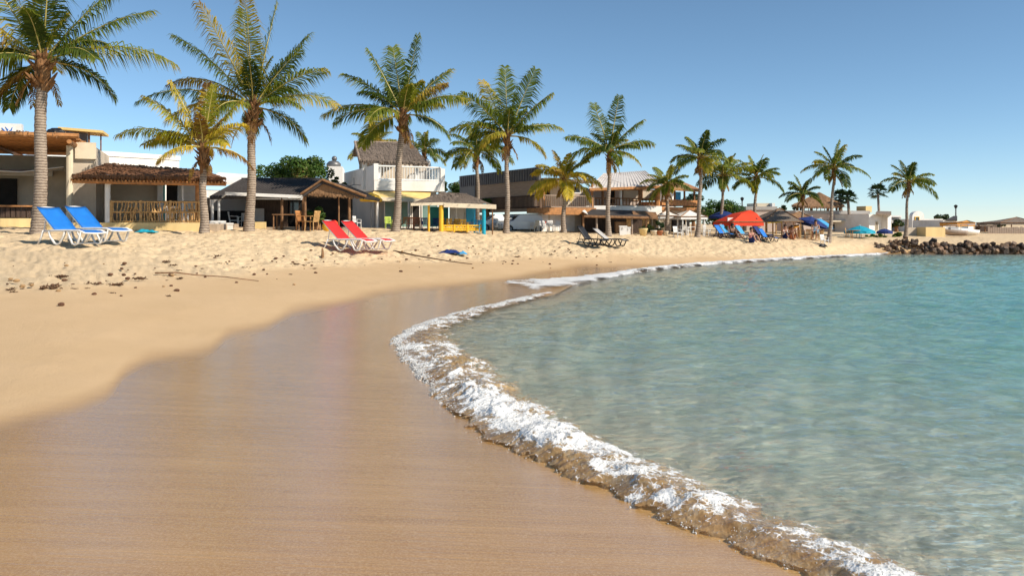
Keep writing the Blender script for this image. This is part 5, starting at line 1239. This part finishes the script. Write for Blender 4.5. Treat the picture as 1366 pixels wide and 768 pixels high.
table(G(382, 32.3), .1, 'wood', 'dark wooden table left of the thatched porch', .55); chair(G(405, 32), 1.2, 'redwood', 'reddish wooden armchair beside the dark wooden table', None, False); chair(G(416, 31.8), -1.9, 'straw', 'light wicker coloured chair under the porch edge', None, False)
chair(G(476, 37.5), 1.1, 'plastic_white', 'white chair at the left corner of the white building', None); chair(G(518, 37.5), .3, 'limecloth', 'pale green chair at the foot of the palm by the shop', None)
for u, d, m_, lb in ((548, 36.8, 'terracotta', 'left terracotta armchair by the shop window'), (556, 37.6, 'terracotta', 'right terracotta armchair by the shop window'), (567, 36.6, 'darkblue', 'navy chair left of the yellow post'), (580, 37.0, 'darkblue', 'navy chair just right of the first yellow post'), (540, 37.4, 'redwood', 'reddish wooden chair left of the terracotta armchairs')): chair(G(u, d), rnd.uniform(-.5, .5), m_, lb, 'seats in front of the shop')
for u, d, m_, lb in ((596, 36.4, 'yellow', 'yellow chair inside the painted bar, left one'), (607, 36.9, 'yellow', 'yellow chair inside the painted bar, middle one'), (619, 36.4, 'yellow', 'yellow chair inside the painted bar, right one'), (630, 36.9, 'bluepaint', 'sky blue chair inside the painted bar, left one'), (638, 36.3, 'bluepaint', 'sky blue chair inside the painted bar, right one'), (592, 37.6, 'orangecloth', 'orange chair at the back of the painted bar')): chair(G(u, d), rnd.uniform(-.7, .7), m_, lb, 'chairs of the painted bar')
table(G(612, 37.8), .2, 'straw', 'straw coloured table inside the painted bar'); 
for u, d, lb, a in ((904, 40.6, 'white garden chair leaning back at the foot of the awnings', .6), (917, 43, 'white garden chair left of the white tables', 2.), (936, 42.6, 'white garden chair just right of the leaning palm', -2.2), (943, 43.4, 'rearmost white garden chair right of the leaning palm', 1.), (1100, 43.4, 'white chair right of the tall thin palm', .5)): chair(G(u, d), a, 'plastic_white', lb, 'white garden chairs')
table(G(923, 43.6), .1, 'plastic_white', 'white plastic table between the awning posts'); table(G(911, 44.2), .1, 'plastic_white', 'smaller white plastic table behind the leaning chair', .35)
for u, d, lb, a, m_ in ((718, 42.2, 'white plastic chair nearest the white car', .4, 'plastic_white'), (727, 42.1, 'second white chair in front of the garage', 1.3, 'plastic_white'), (735, 42.3, 'third white chair in front of the garage', .2, 'plastic_white'), (742, 42.0, 'white chair just left of the yellow palm trunk', -.6, 'plastic_white'), (713, 41.8, 'beige chair by the corner of the garage', -.9, 'cream')): chair(G(u, d), a, m_, lb, 'chairs in front of the garage')
chair(G(258, 29.6), .2, 'straw', 'straw coloured chair behind the lattice railing', None, False)
for u, d, lb in ((1070, 45.5, 'dark brown table under the dark blue parasol'), (1086, 45.6, 'brown table right of the dark blue parasol pole'), (1140, 48, 'low brown table under the turquoise parasol')): table(G(u, d), .2, 'redwood', lb, .5)
for u, d, lb, a in ((1062, 45.2, 'wooden chair left of the brown tables', 1.4), (1078, 45.0, 'wooden chair between the brown tables', -.5), (1093, 45.3, 'wooden chair right of the brown tables', -1.3), (1132, 48, 'wooden chair by the turquoise parasol', 1.)): chair(G(u, d), a, 'straw', lb, 'wooden chairs by the shelters', False)
chair(G(1009, 43.6), R_(-10), 'black', 'black chair under the red canopy with a person in lime green on it', None)
chair(G(1088, 46.2), R_(-30), 'wood', 'brown chair holding the person in white right of the dark blue parasol', None, False)

def crate(u, d, w, h, mat, label, name='box', cat='box', rz=.2):
    r = empty(name, G(u, d), rz, label, cat)
    mb = MB(); mb.box(-w/2, w/2, -w*.35, w*.35, -.05, h-.05); mb.build('body', M[mat], r)
    mb = MB(); mb.box(-w/2-.02, w/2+.02, -w*.35-.02, w*.35+.02, h-.05, h+.02); mb.box(-w*.1, w*.1, -w*.35-.05, -w*.35-.02, h-.12, h-.06); mb.build('lid', M[mat], r)
crate(290, 31.5, .55, .32, 'plastic_white', 'left small white cool box by the pale restaurant wall'); crate(302, 31.2, .45, .25, 'plastic_white', 'right flatter white cool box in front of the restaurant')
crate(831, 40.5, .36, .42, 'cloth_white', 'white cloth covered stand in front of the kiosk', 'stand', 'stand', 0)
crate(838, 41, .22, .36, 'cloth_white', 'narrow white stand right of the cloth covered one', 'stand', 'stand', 0)
def banner():
    b = G(975, 43.8); r = empty('advertising_banner', b, R_(15), 'upright white banner with red and blue marks beside the red canopy', 'banner')
    r.scale = (.6,)*3; MB().box(-.33, .33, -.02, .02, .25, 1.75).build('panel', M['plastic_white'], r)
    mb = MB(); mb.tube([(-.36, 0, -.2), (-.36, 0, 1.85)], .02, 6); mb.tube([(.36, 0, -.2), (.36, 0, 1.85)], .02, 6); mb.build('frame', M['metal'], r)
    MB().box(-.22, -.10, -.035, -.021, .7, 1.4).build('red_mark', M['orangered'], r)
    mb = MB(); mb.tube([(.05, -.03, .6), (.2, -.03, .75), (.05, -.03, .95), (.2, -.03, 1.15), (.08, -.03, 1.35)], .035, 6); mb.build('blue_mark', M['blue'], r)
banner()
def pot(u, d, label, mat='terracotta', s=1.):
    r = empty('plant_pot', G(u, d), 0, label, 'plant pot'); MB().lathe([(.10*s, -.02), (.15*s, .2*s), (.165*s, .215*s), (.15*s, .24*s), (.13*s, .22*s)], n=12).build('pot', M[mat], r, True)
pot(858, 40.4, 'wide yellow plant pot in front of the kiosk', 'yellow_wall', 1.5); pot(872, 41, 'left beige pot under the dark bushes', 'cream', 1.1); pot(880, 41.2, 'terracotta pot under the dark bushes', 'terracotta', 1.1); pot(888, 41.4, 'right cream pot beside the short palm', 'cream', 1.)
tree('potted_shrub', 'dark shrub standing in the wide yellow pot', 'plant', 858, 40.4, 851, 866, 300, 311, 600, .1, 41, 'leaf_dark', 6, trunk=False)
F = Fr(1085, 47.6, 0)
# barrel-like yellow ball near porch
r = empty('buoy', G(437, 31.8), 0, 'yellow and red buoy lying under the thatched porch', 'buoy'); MB().ball((0, 0, .18), .22, 14, 10).build('float', M['yellow'], r, True); MB().ball((.25, .05, .28), .16, 12, 8).build('small_float', M['orangered'], r, True)

# ------------------------------------------------------------------ vehicles
def car(u, d, rz, paint, label, L=4.2, Hh=1.55, dz=-.1):
    b = G(u, d); b.z += dz; r = empty('parked_car', b, rz, label, 'car'); r.scale = (.62,)*3; W = .85
    side = [(-L/2, .35), (-L/2, .8), (-L/2+.15, .95), (-L/2+.35, Hh-.08), (-L/2+.8, Hh), (.35, Hh), (1.05, .98), (L/2-.25, .86), (L/2, .7), (L/2, .35), (1.75, .3), (-1.6, .3)]
    bm = bmesh.new(); v0 = []; v1 = []
    for x, z in side:
        k = .80 if z > 1.05 else 1
        v0.append(bm.verts.new((x, -W*k, z))); v1.append(bm.verts.new((x, W*k, z)))
    n = len(side); bm.faces.new(v0); bm.faces.new(list(reversed(v1)))
    for i in range(n): bm.faces.new((v0[(i+1) % n], v0[i], v1[i], v1[(i+1) % n]))
    bmesh.ops.recalc_face_normals(bm, faces=bm.faces[:])
    bmesh.ops.bevel(bm, geom=bm.edges[:], offset=.05, segments=2, affect='EDGES')
    me = bpy.data.meshes.new('body'); bm.to_mesh(me); bm.free(); me.materials.append(M[paint]); o = bpy.data.objects.new('body', me); COL.objects.link(o); o.parent = r
    def wy(z): return W*(1-.2*max(0, min(1, (z-1.0)/.1))) if z > .95 else W
    for s in (-1, 1):
        for x0, x1 in ((-1.55, -.55), (-.45, .45)):
            mb = MB(); mb.slab([(x0, s*(W*.90+.012), 1.0), (x1+(.25 if x1 > 0 else 0), s*(W*.90+.012), 1.0), (x1, s*(W*.8+.012), Hh-.12), (x0+.05, s*(W*.8+.012), Hh-.12)], .02, up=(0, s, 0)); mb.build('window', M['glass'], r)
        for x in (-1.3, 1.3):
            wr = Matrix.Rotation(R_(90), 3, 'X'); mb = MB(); mb.tube([(x, s*(W-.2), .32), (x, s*(W+.02), .32)], .32, 18); ww = mb.build('wheel', M['rubber'], r); MB().tube([(x, s*(W+.021), .32), (x, s*(W+.03), .32)], .18, 14).build('rim', M['metal'], ww)
        MB().box(L/2-.03, L/2+.015, s*.6-.14, s*.6+.14, .66, .78).build('headlight', M['car_silver'], r); MB().box(-L/2-.015, -L/2+.03, s*.7-.08, s*.7+.08, .7, .95).build('tail_light', M['orangered'], r)
    mb = MB(); mb.slab([(.42, -.62, Hh-.06), (1.02, -.72, 1.03), (1.02, .72, 1.03), (.42, .62, Hh-.06)], .02, up=(.7, 0, .7)); mb.build('windscreen', M['glass'], r)
    mb = MB(); mb.slab([(-L/2+.16, -.7, 1.0), (-L/2+.33, -.6, Hh-.14), (-L/2+.33, .6, Hh-.14), (-L/2+.16, .7, 1.0)], .02, up=(-1, 0, .2)); mb.build('rear_window', M['glass'], r)
    return r
car(696, 43, R_(-165), 'car_white', 'white parked car left of the garage, behind the slim palm trunk', 3.9)
car(663, 44.0, R_(-160), 'car_silver', 'silver car parked further left, half behind the turquoise post', 4.0, 1.5)

# ------------------------------------------------------------------ people
def person(loc, rz, J, shirt, trousers, label, skin='skin', hatmat=None):
    """J: dict of joint positions"""
    r = empty('person', loc, rz, label, 'person'); r.scale = (.8,)*3
    names = list(J); idx = {n: i for i, n in enumerate(names)}
    E = [('pelvis', 'waist'), ('waist', 'chest'), ('chest', 'neck'), ('neck', 'head'), ('head', 'crown')]
    for s in 'LR': E += [('pelvis', 'hip'+s), ('hip'+s, 'knee'+s), ('knee'+s, 'ankle'+s), ('ankle'+s, 'toe'+s), ('chest', 'sho'+s), ('sho'+s, 'elb'+s), ('elb'+s, 'wri'+s), ('wri'+s, 'hand'+s)]
    E = [e for e in E if e[0] in idx and e[1] in idx]
    rad = {'pelvis': .14, 'waist': .125, 'chest': .15, 'neck': .055, 'head': .10, 'crown': .085, 'hip': .095, 'knee': .06, 'ankle': .042, 'toe': .035, 'sho': .062, 'elb': .042, 'wri': .03, 'hand': .035}
    def skinned(name, use, k, mat):
        nn = [n for n in names if any(n in e for e in use)]; ii = {n: i for i, n in enumerate(nn)}
        me = bpy.data.meshes.new(name); me.from_pydata([J[n] for n in nn], [(ii[a], ii[b]) for a, b in use], [])
        o = bpy.data.objects.new(name, me); COL.objects.link(o); o.parent = r
        o.modifiers.new('skin', 'SKIN'); 
        if not me.skin_vertices: pass
        bmx = bmesh.new(); bmx.from_mesh(me); lay = bmx.verts.layers.skin.verify(); bmx.verts.ensure_lookup_table()
        for n, i in ii.items():
            q = rad[n.rstrip('LR')]*k; bmx.verts[i][lay].radius = (q, q*.85 if n in ('chest', 'waist', 'pelvis') else q); bmx.verts[i][lay].use_root = (i == 0)
        bmx.to_mesh(me); bmx.free()
        s_ = o.modifiers.new('sub', 'SUBSURF'); s_.levels = 2; s_.render_levels = 2
        me.materials.append(M[mat]); return o
    skinned('body', E, 1., skin)
    if shirt: skinned('shirt', [e for e in E if e in (('pelvis', 'waist'), ('waist', 'chest'), ('chest', 'shoL'), ('chest', 'shoR'))], 1.13, shirt)
    skinned('shorts', [e for e in E if e in (('pelvis', 'hipL'), ('pelvis', 'hipR'))]+[e for e in E if e in (('hipL', 'kneeL'), ('hipR', 'kneeR'))], 1.12, trousers)
    h = Vector(J['head']); c = Vector(J['crown']); fw = Vector((0, -1, 0))
    mb = MB(); mb.ball(c+Vector((0, .025, .0)), .115, 12, 9, (1, 1.05, .95)); mb.ball(h+Vector((0, .05, .03)), .10, 10, 8, (1, .9, 1.1)); mb.build('hair', M['hair'], r, True)
    mb = MB(); mb.ball(h+Vector((0, -.105, .0)), .018, 6, 5, (.8, 1.2, 1.2)); mb.build('nose', M[skin], r)
    for s in (-1, 1): MB().ball(h+Vector((s*.035, -.092, .03)), .012, 6, 5).build('eye', M['hair'], r)
    MB().box(-.025, .025, h.y-.1, h.y-.085, h.z-.05, h.z-.04).build('mouth', M['terracotta'], r)
    for s in (-1, 1):
        if 'hand'+'LR'[s > 0] in J:
            p = Vector(J['hand'+'LR'[s > 0]]); q = Vector(J['wri'+'LR'[s > 0]]); dd = (p-q).normalized(); sd = dd.cross(Vector((0, 0, 1)));
            if sd.length < .1: sd = Vector((0, 1, 0))
            sd.normalize(); mb = MB()
            for k in range(4): o_ = p+sd*(k-1.5)*.018; mb.tube([o_, o_+dd*.035, o_+dd*(.065+.01*(k in (1, 2)))-Vector((0, 0, .012))], [.009, .0085, .006], 6)
            mb.tube([q+dd*.03+sd*.03, q+dd*.06+sd*.055, q+dd*.09+sd*.06], [.011, .01, .007], 6); mb.build('fingers', M[skin], r, True)
    return r
def standing(armR=None, armL=None):
    J = dict(pelvis=(0, 0, .95), waist=(0, 0, 1.10), chest=(0, .0, 1.32), neck=(0, 0, 1.48), head=(0, -.01, 1.58), crown=(0, 0, 1.68))
    for s, q in (('L', -1), ('R', 1)):
        J.update({'hip'+s: (q*.10, 0, .88), 'knee'+s: (q*.12, -.03, .50), 'ankle'+s: (q*.13, .03, .08), 'toe'+s: (q*.15, -.14, .03), 'sho'+s: (q*.19, 0, 1.40), 'elb'+s: (q*.25, .03, 1.12), 'wri'+s: (q*.25, -.12, .92), 'hand'+s: (q*.24, -.17, .86)})
    return J
def seated():                                            # seated on the sand with knees raised
    J = dict(pelvis=(0, 0, .14), waist=(0, .05, .30), chest=(0, .08, .52), neck=(0, .05, .68), head=(0, .02, .78), crown=(0, .04, .88))
    for s, q in (('L', -1), ('R', 1)):
        J.update({'hip'+s: (q*.10, -.06, .12), 'knee'+s: (q*.14, -.38, .42), 'ankle'+s: (q*.14, -.62, .07), 'toe'+s: (q*.16, -.76, .03), 'sho'+s: (q*.19, .07, .60), 'elb'+s: (q*.25, -.12, .42), 'wri'+s: (q*.16, -.32, .45), 'hand'+s: (q*.10, -.37, .47)})
    return J
def on_chair():
    J = dict(pelvis=(0, 0, .52), waist=(0, .04, .68), chest=(0, .07, .90), neck=(0, .05, 1.06), head=(0, .02, 1.16), crown=(0, .03, 1.26))
    for s, q in (('L', -1), ('R', 1)):
        J.update({'hip'+s: (q*.10, -.05, .50), 'knee'+s: (q*.13, -.42, .50), 'ankle'+s: (q*.13, -.42, .08), 'toe'+s: (q*.14, -.58, .03), 'sho'+s: (q*.19, .06, .98), 'elb'+s: (q*.25, -.05, .74), 'wri'+s: (q*.16, -.28, .64), 'hand'+s: (q*.14, -.34, .62)})
    return J
person(G(1003, 41.5), R_(20), seated(), 'pinkcloth', 'darkblue', 'person in a pink top seated on the sand under the red canopy')
person(G(1009, 43.6), R_(-10), on_chair(), 'limecloth', 'greycloth', 'person in a lime green top sitting upright under the red canopy')
person(G(978, 42.5), R_(30), seated(), 'black', 'black', 'person in dark clothes seated on the sand by the banner', 'skin_dark')
person(G(1048, 45), R_(10), seated(), 'cloth_white', 'darkblue', 'person in a white top seated on the sand near the brown shelter')
person(G(1088, 46.2), R_(-30), on_chair(), 'cloth_white', 'bluepaint', 'person in a white top sitting right of the dark blue parasol')
person(G(1057, 44.5), R_(0), seated(), None, 'terracotta', 'bare chested person seated on the sand by the orange cloth', 'skin_dark')

# ------------------------------------------------------------------ small things on the sand
def cloth_lump(u, d, w, h, mat, label, name='towel', seed=1):
    b = G(u, d); n, m_ = 26, 16; xs = np.linspace(-w/2, w/2, n); ys = np.linspace(-w*.3, w*.3, m_)
    X, Y = np.meshgrid(xs, ys); e = (1-(2*X/w)**4)*(1-(2*Y/(w*.6))**4)
    Z = e*h*(.55+.6*fbm(X*4+seed, Y*6, o=3)) + .01; Z = np.maximum(Z, -.02)
    X = X+.06*perlin(X*3, Y*3+seed); Y = Y+.06*perlin(X*3+9, Y*3)
    o = grid_mesh(name, X, Y, Z, {}, M[mat]); o.location = b+Vector((0, 0, .02)); md = o.modifiers.new('t', 'SOLIDIFY'); md.thickness = .02
    return tag(o, label, name.replace('_', ' '))
cloth_lump(600, 29, .75, .16, 'darkblue', 'crumpled navy towel on the sand below the painted bar', 'towel', 2)
cloth_lump(616, 29.1, .35, .16, 'lightblue', 'small pale blue cloth beside the navy towel', 'towel', 5)
cloth_lump(196, 27, .65, .10, 'turq', 'flat turquoise cloth on the sand below the lattice railing', 'towel', 8)
cloth_lump(1098, 43, .5, .2, 'black', 'dark bag shaped bundle at the foot of the tall thin palm', 'bundle', 11)
def dv(u, v):                                          # distance at which the ground meets this row
    d = np.arange(8., 44., .2); z = terrain((u-CX)*d/FP, d)[0]; ok = HZ+(H-z)*FP/d <= v
    return float(d[ok.argmax()]) if ok.any() else 40.
def stick(pts, r, label, mat='drift', name='stick_or_shadow_strip'):
    mb = MB(); P_ = [G(u, d)+Vector((0, 0, z)) for u, d, z in pts]; o0 = P_[0]
    mb.tube([p-o0 for p in P_], [r*q for q in np.linspace(1.2, .5, len(pts))], 7)
    o = mb.build(name, M[mat], smooth=True); o.location = o0; tag(o, label, 'stick')
stick([(207, dv(207, 366), .03), (235, dv(235, 368), .05), (262, dv(262, 369), .03), (300, dv(300, 372), .035), (345, dv(345, 376), .02)], 0.016, 'long thin bleached stick lying across the trodden sand')
stick([(525, 27.6, .04), (560, 27.2, .05), (600, 26.9, .03), (630, 26.6, .02)], .025, 'dark straight strip standing in for a pole shadow on the sand below the painted bar', 'weed')  # dark rod modelled in place of a pole's cast shadow
stick([(430, 24.6, -.1), (430.5, 24.6, .10), (430, 24.6, .26)], .05, 'short brown stake stuck in the sand by the red loungers', 'thatch', 'stake')
rng = random.Random(21)
wp = []
for k in range(4):
    mb = MB()
    for i in range(26):
        c = Vector((rng.gauss(0, .07), rng.gauss(0, .05), abs(rng.gauss(.012, .012)))); dd = Vector((rng.gauss(0, 1), rng.gauss(0, 1), rng.uniform(-.1, .5))).normalized()*rng.uniform(.03, .10)
        mb.tube([c, c+dd*.5+Vector((0, 0, .01)), c+dd], [.006, .008, .003], 5)
    for i in range(4): mb.ball((rng.gauss(0, .05), rng.gauss(0, .04), .012), rng.uniform(.015, .03), 7, 5, (1.3, 1, .7), .25)
    wp.append(mb.build('seaweed_clump', M['weed']))
pp = []
for k in range(3):
    mb = MB(); mb.ball((0, 0, .02), .05, 9, 7, (1.3, 1, .65), .16); pp.append(mb.build('pebble', M[['pebble', 'sandclod', 'pebble'][k]]))
def scatter(o, u, d, s, label, cat, grp, first):
    c = o if first else o.copy()
    if not first: COL.objects.link(c)
    c.location = G(u, d); c.rotation_euler = (0, 0, rng.uniform(0, 6.28)); c.scale = (s,)*3; tag(c, label, cat, grp)
used = set()
def put(lst, k, *a):
    scatter(lst[k], *a, first=(id(lst), k) not in used); used.add((id(lst), k))
def linev(u): return float(np.interp(u, [-100, 0, 120, 300, 500, 700, 900], [392, 388, 382, 362, 349, 344, 338]))
big = [(68, 386, 1.9), (80, 372, 1.4), (185, 374, 1.6), (155, 381, 1.5), (127, 381, 1.0), (231, 356, 1.1), (222, 350, 1.2), (225, 397, .6), (290, 343, 1.1), (395, 354, 1.), (405, 355, .8), (690, 343, 1.4), (735, 340, 1.2)]
for u, v, s in big: put(wp, rng.randrange(4), u, dv(u, v), s*.75, 'dark clump of dried seaweed on the upper beach', 'seaweed', 'seaweed clumps along the strand line')
for i in range(60):
    u = rng.uniform(-20, 900); v = linev(u)+rng.gauss(-3, 7); put(wp, rng.randrange(4), u, dv(u, v), rng.uniform(.2, .6), 'dark clump of dried seaweed on the upper beach', 'seaweed', 'seaweed clumps along the strand line')
for i in range(130):
    u = rng.uniform(-20, 800); v = linev(u)+rng.gauss(-8, 13); k = rng.randrange(3); put(pp, k, u, dv(u, v), rng.uniform(.25, 1.0), ('clod of pale sand on the trodden beach' if k == 1 else 'small brown stone on the trodden sand'), ('clod' if k == 1 else 'stone'), ('sand clods' if k == 1 else 'small stones on the sand'))

for (u, d, m_, lb, plastic) in ((30, 32.5, 'wood', 'dark wooden chair behind the counter of the left bar', False), (78, 32.8, 'plastic_white', 'white plastic chair beyond the tallest palm under the pole roof', True), (170, 31, 'straw', 'cane chair left on the thatched terrace behind the railing', False), (200, 31.3, 'straw', 'cane chair in the middle of the thatched terrace', False), (232, 31.0, 'straw', 'cane chair right on the thatched terrace near the dark opening', False), (312, 34.4, 'plastic_white', 'white chair inside the dark roofed restaurant', True), (325, 35, 'plastic_white', 'second white chair deep inside the dark roofed restaurant', True)):
    chair(G(u, d), rnd.uniform(-2, 2), m_, lb, None, plastic)
table(G(185, 31.8), .1, 'wood', 'wooden dining table on the thatched terrace, left one', .45); table(G(217, 31.9), .1, 'wood', 'wooden dining table on the thatched terrace, right one', .45)
def slim_post(u, v, d, label):
    b = G(u, d); r = empty('utility_pole', b, 0, label, 'pole'); h = H-(v-HZ)*d/FP-b.z
    MB().tube([(0, 0, -.2), (0, 0, h/2), (0, 0, h)], .06, 7).build('pole', M['wood'], r); MB().tube([(-.5, 0, h-.25), (.5, 0, h-.25)], .03, 5).build('crossarm', M['wood'], r)
# ------------------------------------------------------------------ camera, sun, sky
cam = bpy.data.cameras.new('camera'); co = bpy.data.objects.new('camera', cam); COL.objects.link(co)
co.location = (0, 0, H); co.rotation_euler = (R_(90), 0, 0)
cam.sensor_width = 36; cam.lens = 36*FP/1366; cam.shift_y = -(384-HZ)/1366; cam.clip_end = 3000; cam.clip_start = .05
scn.camera = co
SV = Vector((.80, -.42, 0)).normalized(); EL = R_(38)
S = Vector((SV.x*math.cos(EL), SV.y*math.cos(EL), math.sin(EL)))
sl = bpy.data.lights.new('sun', 'SUN'); so = bpy.data.objects.new('sun', sl); COL.objects.link(so)
sl.energy = 4.7; sl.angle = R_(.53); sl.color = (1, .90, .76); so.rotation_euler = S.to_track_quat('Z', 'Y').to_euler(); so.location = (20, -10, 30)
w = bpy.data.worlds.new('World'); scn.world = w; w.use_nodes = True; t = w.node_tree; t.nodes.clear()
sky = t.nodes.new('ShaderNodeTexSky'); sky.sky_type = 'NISHITA'; sky.sun_disc = False
sky.sun_elevation = EL; sky.sun_rotation = math.atan2(SV.x, SV.y); sky.air_density = 1.0; sky.dust_density = 0; sky.ozone_density = 4; sky.altitude = 3000
bg = t.nodes.new('ShaderNodeBackground'); bg.inputs[1].default_value = .112
wo = t.nodes.new('ShaderNodeOutputWorld'); hs = t.nodes.new('ShaderNodeHueSaturation'); hs.inputs['Saturation'].default_value = .97; hs.inputs['Hue'].default_value = .488; hs.inputs['Value'].default_value = 1.0; t.links.new(sky.outputs[0], hs.inputs['Color']); t.links.new(hs.outputs[0], bg.inputs[0]); t.links.new(bg.outputs[0], wo.inputs[0])
vs = scn.view_settings; scn.display_settings.display_device = 'sRGB'; vs.view_transform = 'Standard'; vs.look = 'None'; vs.gamma = 1; vs.exposure = .3; vs.use_curve_mapping = False
scn.render.engine = 'CYCLES'; scn.cycles.max_bounces = 6; scn.cycles.transparent_max_bounces = 10
scn.render.resolution_x = 1024; scn.render.resolution_y = 575
